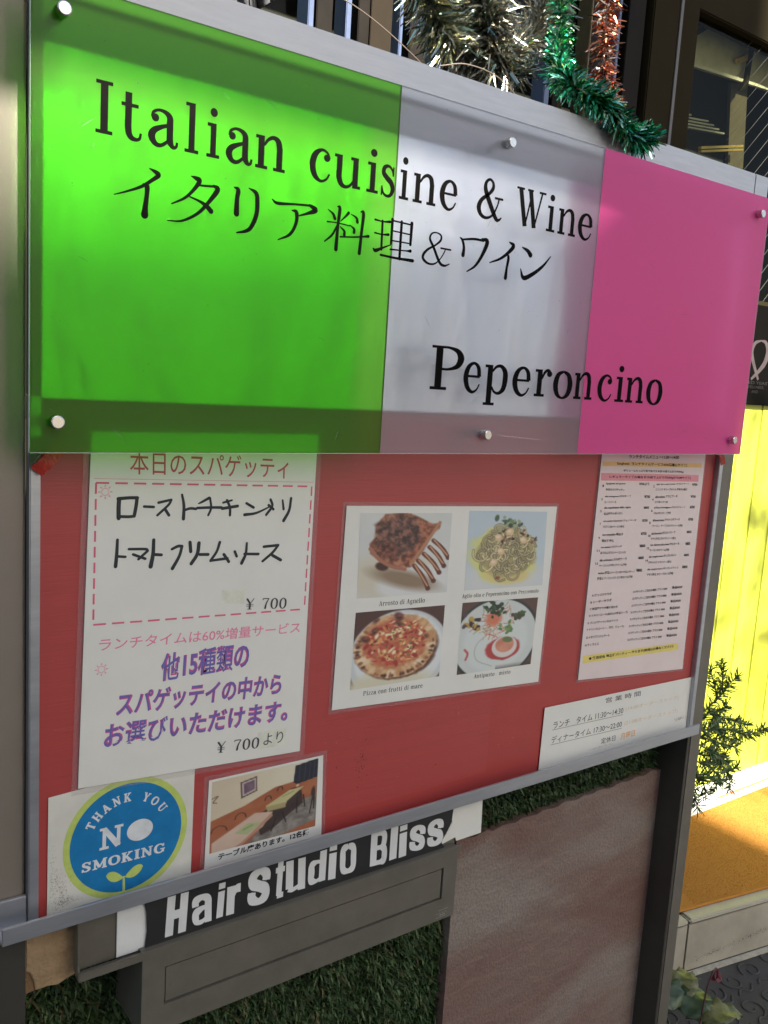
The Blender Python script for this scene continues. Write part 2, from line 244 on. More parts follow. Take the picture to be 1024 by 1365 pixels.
# ---------------- geometry helpers ----------------
def linkmesh(name, me, parent=None, mt=None):
    o = bpy.data.objects.new(name, me); COL.objects.link(o)
    if parent: o.parent = parent
    if mt:
        me.materials.clear()
        for x in (mt if isinstance(mt, (list, tuple)) else [mt]): me.materials.append(x)
    return o
def tag(o, label=None, cat=None, group=None, kind=None):
    if label: o['label'] = label
    if cat: o['category'] = cat
    if group: o['group'] = group
    if kind: o['kind'] = kind
    return o
def thing(name, label, cat, loc=(0,0,0), group=None):
    o = bpy.data.objects.new(name, None); o.empty_display_size = .05; COL.objects.link(o); o.location = loc
    return tag(o, label, cat, group)
class MB:
    def __init__(s): s.v = []; s.f = []; s.c = []; s.mi = []
    def quad(s, *p, c=None):
        n = len(s.v); s.v += [tuple(q) for q in p]; s.f.append(tuple(range(n, n+len(p)))); s.c.append(c)
    def box(s, x0, x1, y0, y1, z0, z1, c=None):
        n = len(s.v)
        s.v += [(x0,y0,z0),(x1,y0,z0),(x1,y1,z0),(x0,y1,z0),(x0,y0,z1),(x1,y0,z1),(x1,y1,z1),(x0,y1,z1)]
        for f in ((0,3,2,1),(4,5,6,7),(0,1,5,4),(1,2,6,5),(2,3,7,6),(3,0,4,7)): s.f.append(tuple(n+i for i in f)); s.c.append(c)
    def prism(s, poly, y0, y1, c=None):           # polygon in (x, z), pushed from y0 (front) to y1
        n = len(s.v); k = len(poly)
        s.v += [(x,y0,z) for x, z in poly] + [(x,y1,z) for x, z in poly]
        s.f.append(tuple(n+i for i in range(k))); s.c.append(c); s.f.append(tuple(n+k+i for i in reversed(range(k)))); s.c.append(c)
        for i in range(k):
            j = (i+1) % k; s.f.append((n+i, n+k+i, n+k+j, n+j)); s.c.append(c)
    def tube(s, pts, r, n=8, cap=True, c=None):
        pts = [Vector(p) for p in pts]; rr = r if isinstance(r, (list, tuple)) else [r]*len(pts); b = len(s.v)
        up = Vector((0,0,1))
        for i, p in enumerate(pts):
            t = (pts[min(i+1, len(pts)-1)] - pts[max(i-1, 0)]).normalized()
            if abs(t.dot(up)) > .95: up = Vector((0,1,0))
            a = t.cross(up).normalized(); bb = t.cross(a)
            for k in range(n):
                an = 2*math.pi*k/n; s.v.append(tuple(p + (a*math.cos(an) + bb*math.sin(an))*rr[i]))
        for i in range(len(pts)-1):
            for k in range(n):
                s.f.append((b+i*n+k, b+i*n+(k+1) % n, b+(i+1)*n+(k+1) % n, b+(i+1)*n+k)); s.c.append(c)
        if cap:
            s.f.append(tuple(b+k for k in reversed(range(n)))); s.c.append(c)
            s.f.append(tuple(b+(len(pts)-1)*n+k for k in range(n))); s.c.append(c)
    def build(s, name, mt, parent=None, bev=0., smooth=False, loc=None):
        me = bpy.data.meshes.new(name); me.from_pydata(s.v, [], s.f); me.update()
        if any(c is not None for c in s.c):
            at = me.color_attributes.new('Col', 'FLOAT_COLOR', 'CORNER'); i = 0
            buf = []
            for f, c in zip(s.f, s.c):
                c = c or (.5,.5,.5)
                buf += [c[0], c[1], c[2], 1.0]*len(f)
            at.data.foreach_set('color', buf)
        if bev:
            bm = bmesh.new(); bm.from_mesh(me)
            bmesh.ops.recalc_face_normals(bm, faces=bm.faces)
            bmesh.ops.bevel(bm, geom=[e for e in bm.edges], offset=bev, segments=2, affect='EDGES', clamp_overlap=True); bm.to_mesh(me); bm.free()
        if smooth:
            for p in me.polygons: p.use_smooth = True
        o = linkmesh(name, me, parent, mt)
        if loc: o.location = loc
        return o
def cr(pts, n=6):                                  # Catmull-Rom through tuples of any length
    if len(pts) < 3: return [tuple(p) for p in pts]
    P = [tuple(2*a-b for a, b in zip(pts[0], pts[1]))] + list(pts) + [tuple(2*a-b for a, b in zip(pts[-1], pts[-2]))]
    out = []
    for i in range(1, len(P)-2):
        for k in range(n):
            t = k/n; out.append(tuple(.5*((2*b)+(c-a)*t+(2*a-5*b+4*c-d)*t*t+(3*b-a-3*c+d)*t*t*t) for a, b, c, d in zip(P[i-1], P[i], P[i+1], P[i+2])))
    out.append(tuple(pts[-1])); return out
class Ink:
    """flat printed marks on a plane y = const; every stroke lies a hair above the last"""
    def __init__(s, y, step=2e-6): s.y = y; s.step = step; s.m = MB(); s.k = 0
    def ny(s): s.k += 1; return s.y - s.step*(s.k % 60)
    def stroke(s, pts, n=6, tf=None, rnd=False):   # pts (x, z, width) in metres (or in tf's space)
        P = cr([tuple(p) for p in pts], n)
        if rnd:
            e = len(P)-1
        Y = s.ny(); L_, R_ = [], []
        for i, p in enumerate(P):
            a = P[max(i-1, 0)]; b = P[min(i+1, len(P)-1)]
            dx, dz = b[0]-a[0], b[1]-a[1]; l = math.hypot(dx, dz) or 1
            nx, nz = -dz/l*p[2]/2, dx/l*p[2]/2
            q1, q2 = (p[0]+nx, p[1]+nz), (p[0]-nx, p[1]-nz)
            if tf: q1, q2 = tf(*q1), tf(*q2)
            L_.append((q1[0], Y, q1[1])); R_.append((q2[0], Y, q2[1]))
        for i in range(len(P)-1): s.m.quad(L_[i], L_[i+1], R_[i+1], R_[i])
        if rnd:
            for p in (P[0], P[-1]): s.disc(p[0], p[1], p[2]/2, tf=tf, n=10)
    def disc(s, x, z, r, r2=None, tf=None, n=20, rot=0.):
        Y = s.ny(); r2 = r2 or r; q = []
        for i in range(n):
            a = 2*math.pi*i/n; u, v = r*math.cos(a), r2*math.sin(a); p = (x+u*math.cos(rot)-v*math.sin(rot), z+u*math.sin(rot)+v*math.cos(rot))
            if tf: p = tf(*p)
            q.append((p[0], Y, p[1]))
        s.m.quad(*q)
    def poly(s, pts, tf=None):
        Y = s.ny(); s.m.quad(*[((tf(*p) if tf else p)[0], Y, (tf(*p) if tf else p)[1]) for p in pts])
    def text(s, body, bl, br, tl, off=0., sc=.001):
        """CJK-capable built-in font, its box mapped onto the corner points bl, br, tl"""
        me, x0, x1, z0, z1 = textmesh(body, off)
        Y = s.ny(); n = len(s.m.v)
        for v in me.vertices:
            u = (v.co.x-x0)/(x1-x0); t = (v.co.y-z0)/(z1-z0)
            s.m.v.append(((bl[0]+(br[0]-bl[0])*u+(tl[0]-bl[0])*t)*sc, Y, (bl[1]+(br[1]-bl[1])*u+(tl[1]-bl[1])*t)*sc))
        for p in me.polygons: s.m.f.append(tuple(n+i for i in p.vertices)); s.m.c.append(None)
    def build(s, name, mt, parent): return s.m.build(name, mt, parent)
_TC = {}
def textmesh(body, off):
    k = (body, off)
    if k not in _TC:
        c = bpy.data.curves.new('writing', 'FONT'); c.body = body; c.size = 1; c.resolution_u = 3; c.offset = off
        o = bpy.data.objects.new('writing', c); me = bpy.data.meshes.new_from_object(o)
        xs = [v.co.x for v in me.vertices]; zs = [v.co.y for v in me.vertices]
        _TC[k] = (me, min(xs), max(xs), min(zs), max(zs))
        bpy.data.objects.remove(o); bpy.data.curves.remove(c)
    return _TC[k]
# serif alphabet drawn as pen strokes (x, z, width), capital height 100
def _s(*p): return ('s', p)
def _b(x0, x1, z, w=7): return ('s', ((x0, z, w), (x1, z, w)))
def _v(x, z0, z1, w=14): return ('s', ((x, z0, w), (x, z1, w)))
def _d(x, z, r): return ('d', (x, z, r))
GL = {
'I': (40, [_v(20,0,100,16), _b(2,38,3.5), _b(2,38,96.5)]),
't': (46, [_s((17,90,14),(17,55,14),(17,20,14),(22,6,12),(32,2,8),(41,5,6),(44,16,5)), _b(2,38,66)]),
'a': (64, [_d(15,54,8), _s((8,54,5),(11,64,6),(22,70,6),(36,68,9),(45,60,13),(46,46,14),(46,26,14),(47,12,14),(53,3,9),(60,5,6),(62,14,5)), _s((44,44,7),(28,38,9),(13,29,13),(8,17,15),(15,4,11),(28,2,8),(44,14,6))]),
'l': (36, [_v(18,0,100,14), _b(2,34,3.5), _b(3,18,96.5)]),
'i': (36, [_v(18,0,70,14), _b(2,34,3.5), _b(3,18,66.5), _d(18,92,9)]),
'n': (72, [_v(14,0,70), _b(1,14,66.5), _b(1,29,3.5), _s((20,50,5),(30,64,7),(42,70,9),(53,64,13),(57,48,14)), _v(57,0,50), _b(43,71,3.5)]),
'c': (54, [_d(44,54,8), _s((51,54,4),(44,66,6),(30,70,7),(15,58,13),(9,35,15),(15,12,13),(30,1,7),(44,7,5),(52,20,4))]),
'u': (72, [_s((14,70,14),(14,42,14),(14,20,14),(20,5,12),(32,0,8),(44,6,6),(54,20,5)), _b(1,14,66.5), _v(56,0,70), _b(43,56,66.5), _b(56,70,3.5)]),
's': (50, [_s((42,48,4),(38,62,6),(26,70,7),(13,65,11),(11,52,13),(22,42,14),(36,32,14),(42,18,13),(36,4,9),(24,0,7),(12,6,6),(7,22,4)), _v(42,48,70,4.5), _v(7,0,22,4.5)]),
'e': (56, [_b(12,52,38,6), _s((50,38,12),(46,60,11),(32,70,7),(16,60,12),(9,36,15),(15,12,13),(30,0,8),(44,6,5),(52,20,4))]),
'&': (84, [_s((82,8,4),(74,1,7),(63,4,12),(38,44,14),(24,72,13),(25,90,9),(36,99,7),(47,92,8),(48,78,10),(36,62,9),(14,44,11),(6,24,14),(14,6,11),(32,0,8),(52,10,6),(66,36,5),(70,54,5)), _b(56,84,55,6)]),
'W': (104, [_s((14,98,14),(36,0,14)), _s((36,0,5),(54,92,6)), _s((48,98,14),(68,0,14)), _s((68,0,5),(90,98,6)), _b(1,27,97,6), _b(38,58,97,6), _b(79,103,97,6)]),
'P': (72, [_v(18,0,100), _b(2,36,3.5), _s((2,97,6),(20,97,6),(38,97,6),(56,90,11),(63,74,14),(56,56,11),(38,48,6),(20,48,6))]),
'p': (66, [_v(16,-30,70), _b(2,32,-26.5), _b(2,16,66.5), _s((22,54,5),(32,66,7),(45,68,9),(56,56,13),(58,35,14),(54,12,12),(42,1,8),(30,4,6),(22,16,5))]),
'r': (52, [_v(16,0,70), _b(2,32,3.5), _b(2,16,66.5), _s((22,46,5),(29,62,7),(38,69,8),(46,66,6)), _d(44,60,8)]),
'o': (60, [_s((30,70,6),(14,60,12),(8,35,15),(14,10,12),(30,0,6),(46,10,12),(52,35,15),(46,60,12),(30,70,6))]),
'A': (76, [_s((12,2,6),(38,98,6)), _s((36,100,15),(64,2,15)), _b(22,54,36,6), _b(2,24,3.5), _b(50,76,3.5)]),
'd': (66, [_v(50,0,100), _b(34,50,96.5), _b(50,64,3.5), _s((44,16,5),(34,2,7),(20,2,9),(9,16,13),(8,35,14),(12,58,12),(24,69,8),(36,66,6),(44,54,5))]),
'g': (62, [_s((28,70,6),(14,62,11),(10,46,13),(14,30,11),(28,24,6),(42,30,11),(46,46,13),(42,62,11),(28,70,6)), _s((44,64,5),(58,70,8)), _s((18,26,5),(10,14,8),(24,6,12),(44,2,13),(54,-12,9),(44,-27,7),(22,-28,7),(8,-18,8),(14,-4,6),(24,4,5))]),
'f': (42, [_s((44,88,8),(36,99,7),(24,94,11),(18,78,14),(18,4,14)), _b(2,38,66), _b(4,36,3.5)]),
'z': (52, [_b(6,46,66.5), _s((43,66,8),(8,4,12)), _b(4,48,3.5)]),
'm': (104, [_v(14,0,70), _b(1,14,66.5), _b(2,27,3.5), _s((20,50,5),(32,68,8),(46,64,12),(50,48,14)), _v(50,0,50), _b(38,63,3.5), _s((56,50,5),(68,68,8),(82,64,12),(86,48,14)), _v(86,0,50), _b(74,100,3.5)]),
'7': (54, [_s((6,80,4),(8,94,8),(48,94,8)), _s((48,94,6),(32,52,10),(26,2,14))]),
'0': (56, [_s((28,98,6),(12,80,12),(8,50,13),(12,18,12),(28,1,6),(44,18,12),(48,50,13),(44,80,12),(28,98,6))]),
'¥': (70, [_s((10,98,13),(36,52,13)), _s((60,98,6),(36,52,6)), _v(35,0,52,13), _b(10,60,46,5), _b(10,60,30,5), _b(20,50,2.5,5)]),
' ': (34, []),
}
def serif(ink, body, bl, br, h, gap=8, sc=.001):
    """word from bl to br (mm), capital height h (mm)"""
    W = sum(GL[c][0]+gap for c in body)-gap; x = 0
    L = math.hypot(br[0]-bl[0], br[1]-bl[1]); ux, uz = (br[0]-bl[0])/L, (br[1]-bl[1])/L
    kx = L/W; kz = h/100
    for c in body:
        gw, st = GL[c]
        def tf(a, b, x=x): 
            u = (x+a)*kx; v = b*kz; return ((bl[0]+ux*u-uz*v)*sc, (bl[1]+uz*u+ux*v)*sc)
        for kd, p in st:
            if kd == 's': ink.stroke(p, tf=tf, n=5)
            else: ink.disc(p[0], p[1], p[2], tf=tf, n=18)
        x += gw+gap
def strokes(ink, data, rnd=True, k=1.12):
    for st in data: ink.stroke([(a/1000, b/1000, c*k/1000) for a, b, c in st], rnd=rnd)

# ================= SETTING =================
def grid_sheet(name, x0, x1, y0, y1, z, mt, n=1):
    m = MB()
    for i in range(n):
        for j in range(n):
            a, b = x0+(x1-x0)*i/n, x0+(x1-x0)*(i+1)/n; c, d = y0+(y1-y0)*j/n, y0+(y1-y0)*(j+1)/n
            m.quad((a,c,z),(b,c,z),(b,d,z),(a,d,z))
    return tag(m.build(name, mt), kind='structure')
PAVE = mat('dark_paving', (.055,.052,.046), .75, 0, .25, 9, .5, 260)
grid_sheet('ground', -60, 60, -60, 60, -.02, mat('street_asphalt', (.09,.088,.085), .85, 0, .2, 2, .4, 80))
pv = MB(); pv.box(-1.5, 4.2, -1.4, .95, -.018, 0.)
pave = tag(pv.build('pavement', PAVE), kind='structure')
# ---- notice board ----
nb = thing('notice_board', 'red notice board in grey aluminium frame between two brown posts, papers pinned on it', 'notice board', (.45, 0, .94))
def P_(o, par):                                     # keep world place, parent to an empty at its loc
    o.parent = par; o.location = -Vector(par.location); return o
def bx(name, mt, par, x0, x1, y0, y1, z0, z1, bev=.0008):
    m = MB(); m.box(x0, x1, y0, y1, z0, z1); return P_(m.build(name, mt, None, bev=bev), par)
bx('board', RED, nb, .004, .9035, 0, .006, .925, 1.372, .0003)
m = MB(); m.box(.0086, .899, -.006, -.0045, 1.371, 1.6270)
bk = P_(m.build('backing_panel', SILVER), nb)
bx('back_sheet', BROWN_D, nb, .004, .9035, .0003, .0055, 1.3725, 1.66, .0003)
bx('side_frame', ALU, nb, -.0002, .0080, -.007, .004, .9300, 1.372)
bx('side_frame_shaded', mat('shaded_frame_dark', (.10,.10,.10), .6, .3), nb, -.0002, .0082, -.0065, .004, 1.3725, 1.6605)  # upper side frame, its shade put into a darker colour
bx('rail_shade_strip', mat('rail_shade_grey', (.30,.29,.31), .55, .3), nb, .0084, .901, -.0005, .004, 1.6275, 1.6605, .0004)  # strip coloured dark for the shade beneath the top rail
bx('side_frame', ALU, nb, .9025, .9118, -.007, .004, .9300, 1.6605)
m = MB()                                            # top rail with a shallow step
m.prism([(-.30,1.6615),(.9100,1.6615),(.9100,1.6965),(-.30,1.6965)], -.006, .020)
P_(m.build('top_rail', ALU_RAIL, None, bev=.0012), nb)
bx('rail_end_cap', ALU_RAIL, nb, .9106, .942, -.0055, .020, 1.6600, 1.6968, .0012)
m = MB()                                            # bottom channel: lip, face
m.box(-.0245, .9020, -.0242, -.0212, .9345, .9492); m.box(-.0245, .9020, -.0211, -.004, .9345, .9365)
P_(m.build('bottom_rail', ALU, None, bev=.0004), nb)
bx('rail_bracket', ALU, nb, -.030, -.0010, -.004, .0, .9300, .9610, .0006)
# ---- posts ----
lp = thing('gate_post', 'wide light brown metal post at the left edge beside the green acrylic', 'post', (-.2, .05, 0))
bx('post_body', POST, lp, -.40, -.0010, .0012, .09, .0, 1.655, .002)
bx('post_base', BROWN_D, lp, -.41, -.0008, -.0008, .0008, .0, .9200, .0003)
rp = thing('gate_post', 'narrow dark brown metal post at the right end of the red board', 'post', (.925, .03, 0))
bx('post_body', BROWN, rp, .9121, .9378, -.0055, .075, .0, 1.6590, .0015)
bx('post_channel', BROWN_D, rp, .9068, .9119, -.0045, .070, .0, .9285, .0006)
bx('post_cap', ALU, rp, .9379, .9384, .003, .07, .05, 1.62, .0002)

# ---- acrylic sign ----
sg = thing('acrylic_sign', 'translucent green, white and pink acrylic sign with black restaurant lettering held by steel studs', 'sign', (.449, -.0315, 1.332))
GA = acrylic('green_acrylic', (.24,.95,.06), (.20,.46,.03), .20, .33)
WA = acrylic('white_acrylic', (.96,.97,.99), (.70,.71,.76), .22, .36)
PA = acrylic('pink_acrylic', (.95,.25,.60), (.93,.12,.41), .64, .34, .28)
for nm, mt, a, b in (('green_sheet', GA, -.0072, .3108), ('white_sheet', WA, .3108, .5852), ('pink_sheet', PA, .5852, .9052)):
    m = MB(); m.box(a+.00005, b-.00005, -.0332, -.0300, 1.3318, 1.6608); P_(m.build(nm, mt), sg)
EDGE = film('cut_edge', .55, .2, (.85,.95,.85))
m = MB(); m.box(-.0075, -.0073, -.0333, -.0299, 1.3318, 1.6608); m.box(-.0072, .9052, -.0333, -.0299, 1.3312, 1.3316); m.box(.9053, .9056, -.0333, -.0299, 1.3318, 1.6608)
P_(m.build('polished_edge', EDGE), sg)
for sx, sz in ((.0134,1.6409),(.4427,1.6371),(.8817,1.6379),(.0109,1.3547),(.4402,1.3512),(.8784,1.3504)):
    m = MB(); m.tube([(sx,-.0415,sz),(sx,-.0410,sz),(sx,-.0335,sz)], [.0042,.0050,.0050], 24); m.tube([(sx,-.0298,sz),(sx,-.0065,sz)], .0045, 16)
    P_(m.build('standoff_stud', CHROME, None, smooth=False), sg)
LY = -.03335
ENG = (('I',.0374,.0512),('t',.0562,.0728),('a',.0774,.1016),('l',.1062,.1190),('i',.1245,.1368),('a',.1414,.1653),('n',.1676,.1960),('c',.2184,.2402),('u',.2435,.2724),('i',.2775,.2916),('s',.2925,.3097),('i',.3137,.3258),('n',.3299,.3577),('e',.3610,.3834),('&',.4090,.4428),('W',.4601,.5025),('i',.5047,.5187),('n',.5222,.5499),('e',.5522,.5756))
for i0, i1 in ((0,7),(7,14),(14,15),(15,19)):
    ik = Ink(LY)
    for ch, l, r in ENG[i0:i1]:
        zb = 1565.7-2.7*(l/.55); serif(ik, ch, (l*1000, zb), (r*1000, zb-.05), 36.8)
    P_(ik.build('english_word', VINYL, None), sg)
ik = Ink(LY)
for ch, l, r in (('P',.3642,.4085),('e',.4070,.4313),('p',.4352,.4689),('e',.4745,.5018),('r',.5072,.5337),('o',.5361,.5671),('n',.5694,.6005),('c',.6078,.6334),('i',.6385,.6560),('n',.6580,.6911),('o',.6954,.7265)):
    zb = 1394.3-3*((l-.364)/.36); serif(ik, ch, (l*1000, zb), (r*1000, zb-.1), 42.5 if ch in 'P' else 41)
P_(ik.build('name_lettering', VINYL, None), sg)
ik = Ink(LY); strokes(ik, K1); strokes(ik, K2); strokes(ik, K3)
P_(ik.build('japanese_lettering', VINYL, None), sg)
ik = Ink(LY)
for i in range(26):
    x = .4635+.0024*i+random.uniform(-.0004,.0004); z = 1.3508-.0045*i/26
    if i % 7 != 5: ik.stroke([(x, z, .0007), (x+random.uniform(.0006,.0016), z+random.uniform(-.0008,.0009), .0005)])
P_(ik.build('scratch_marks', PAPER, None), sg)
ik = Ink(LY, 1e-7); r = random.Random(77)
for i in range(150): ik.disc(r.uniform(0,.9), r.uniform(1.335,1.658), r.uniform(.00012,.0004), n=6)
for i in range(26):
    x, z = r.uniform(.01,.88), r.uniform(1.34,1.65); a = r.uniform(0,3.1); l = r.uniform(.004,.02); ik.stroke([(x,z,.00005),(x+l*.5*math.cos(a),z+l*.5*math.sin(a)+.0004,.00022),(x+l*math.cos(a),z+l*math.sin(a),.00005)])
P_(tag(ik.build('dust_and_scratches', film('dust_film', .35, .5, (.7,.7,.68)), None), kind='stuff'), sg)

REDL = mat('red_sheet', (.37,.046,.040), .5, 0, .06, 14, .09, 90, coat=.1, stretch=(.25,1,7))
bx('red_sheet', REDL, nb, .0095, .5160, -.00025, -.00002, .953, 1.3700, 0)
ik = Ink(-.0003, 1e-6); r = random.Random(31)
for i in range(70):
    x, z = r.uniform(.02,.89), r.uniform(.97,1.31); a = r.gauss(0,.5)+(1.57 if r.random() < .4 else 0); l = r.uniform(.003,.022)
    ik.stroke([(x, z, .0001), (x+l*.5*math.cos(a), z+l*.5*math.sin(a)+r.gauss(0,.0006), r.uniform(.0002,.0004)), (x+l*math.cos(a), z+l*math.sin(a), .0001)])
for i in range(60): ik.disc(r.uniform(.25,.62), r.uniform(.96,1.05), r.uniform(.0003,.0009), n=7)
for i in range(90): x = r.uniform(.62,.90); ik.disc(x, 1.0285-.02*(x-.62)+abs(r.gauss(0,.0015)), r.uniform(.0003,.0010), .0004, n=6)
P_(tag(ik.build('scuffs', film('scuff_film', .28, .5, (.55,.30,.29)), None), kind='stuff'), nb)
ik = Ink(-.0003, 1e-6)
for i in range(46): ik.disc(.335+r.gauss(0,.004), 1.005+r.gauss(0,.012), r.uniform(.0003,.0010), n=7)
for i in range(40): ik.disc(r.uniform(.2,.9), r.uniform(.955,1.3), r.uniform(.0003,.0011), n=7)
P_(tag(ik.build('dark_specks', film('speck_film', .35, .5, (.05,.01,.01)), None), kind='stuff'), nb)
# ================= PAPERS =================
def sheet(name, label, cat, TL, TR, BR, BL, y, mt, lam=0., sag=0.):
    cx = (TL[0]+TR[0])/2; cz = (BL[1]+BR[1])/2
    t = thing(name, label, cat, (cx, y, cz))
    m = MB(); n = 8
    def q(u, v): 
        a = [TL[i]+(TR[i]-TL[i])*u for i in (0,1)]; b = [BL[i]+(BR[i]-BL[i])*u for i in (0,1)]
        return a[0]+(b[0]-a[0])*v, a[1]+(b[1]-a[1])*v
    m.prism([q(0,0),q(1,0),q(1,1),q(0,1)], y, y+.0004)
    P_(m.build('paper', mt), t)
    if lam:
        g = lam; m = MB(); m.prism([(TL[0]-g,TL[1]+g),(TR[0]+g,TR[1]+g),(BR[0]+g,BR[1]-g),(BL[0]-g,BL[1]-g)], y+.00045, y+.0007)
        P_(m.build('laminate_border', LAM), t)
    return t
LAM = film('laminate_film', .07, .2, (.6,.55,.55))
INKS = {}
def inkm(n, c): return mat('ink_'+n, c, .55, 0, .12, 80, spec=.2)
# daily special flyer
fl = sheet('daily_special_flyer', 'tall white laminated flyer under the green sheet with handwritten black marker and dashed red box', 'flyer', (.0482,1.345), (.2602,1.346), (.2575,1.0334), (.0408,1.0445), -.0024, PAPER, .0055)
yy = -.00245
R1 = inkm('faded_red', (.50,.10,.11)); R2 = inkm('rose', (.66,.13,.20)); R3 = inkm('pink', (.72,.22,.33)); BL_ = inkm('violet_blue', (.16,.13,.38)); GR = inkm('grey', (.06,.06,.065)); YH = inkm('yellow_wash', (.66,.66,.54))
T = TX_FLYER
k = Ink(yy); k.text(T[0][0], *T[0][1:], off=.004); P_(k.build('heading', R1, None), fl)
k = Ink(yy)
def dash(p, q, n, w=.0016, duty=.68):
    for i in range(n):
        a = i/n; b = (i+duty)/n; k.stroke([(p[0]+(q[0]-p[0])*a, p[1]+(q[1]-p[1])*a, w), (p[0]+(q[0]-p[0])*b, p[1]+(q[1]-p[1])*b, w)])
A, B, C_, D_ = (.0524,1.3041), (.2563,1.2970), (.2547,1.1781), (.0516,1.1858)
dash(A, B, 13); dash(B, C_, 9); dash(D_, C_, 13); dash(A, D_, 9)
k.stroke([(.0505,1.3076,.0003), (.258,1.3010,.0003)])
P_(k.build('dashed_border', R2, None), fl)
k = Ink(yy-.00004)
k.poly([(.167,1.1925),(.190,1.190),(.190,1.203),(.167,1.205)]); P_(k.build('yellow_wash', YH, None), fl); k = Ink(yy-.00004); k.poly([(.210,1.045),(.241,1.043),(.241,1.061),(.210,1.062)])
P_(k.build('yellow_wash', YH, None), fl)
k = Ink(yy-.0002, 1e-6); serif(k, '¥ 700', T[1][1], T[1][2], 10.6); P_(k.build('price', GR, None), fl); k = Ink(yy-.0002, 1e-6); serif(k, '¥ 700', T[6][1], T[6][2], 11.0)
k.text(T[7][0], *T[7][1:])
P_(k.build('price', GR, None), fl)
k = Ink(yy); k.text(T[2][0], *T[2][1:], off=.008); P_(k.build('pink_line', R3, None), fl)
k = Ink(yy)
for t in T[3:6]: k.text(t[0], *t[1:], off=.042)
P_(k.build('outlined_text', inkm('magenta', (.55,.10,.28)), None), fl)
k = Ink(yy-.0002)
for t in T[3:6]: k.text(t[0], *t[1:], off=.008)
P_(k.build('blue_text', BL_, None), fl)
for cx, cz, r in ((.0600,1.2965,.0030),(.0591,1.1463,.0028)):
    k = Ink(yy)
    for i in range(16):
        a, b = 2*math.pi*i/16, 2*math.pi*(i+1)/16; k.stroke([(cx+r*math.cos(a), cz+r*math.sin(a), .00045), (cx+r*math.cos(b), cz+r*math.sin(b), .00045)])
    for i in range(8):
        a = 2*math.pi*i/8
        for s_ in (-.16,.16): k.stroke([(cx+r*1.3*math.cos(a+s_), cz+r*1.3*math.sin(a+s_), .0004), (cx+r*2*math.cos(a), cz+r*2*math.sin(a), .0004)])
    P_(k.build('sun_doodle', R3, None), fl)
k = Ink(yy-.0001); strokes(k, HW, k=1.4); P_(k.build('handwriting', inkm('marker', (.035,.04,.042)), None), fl)

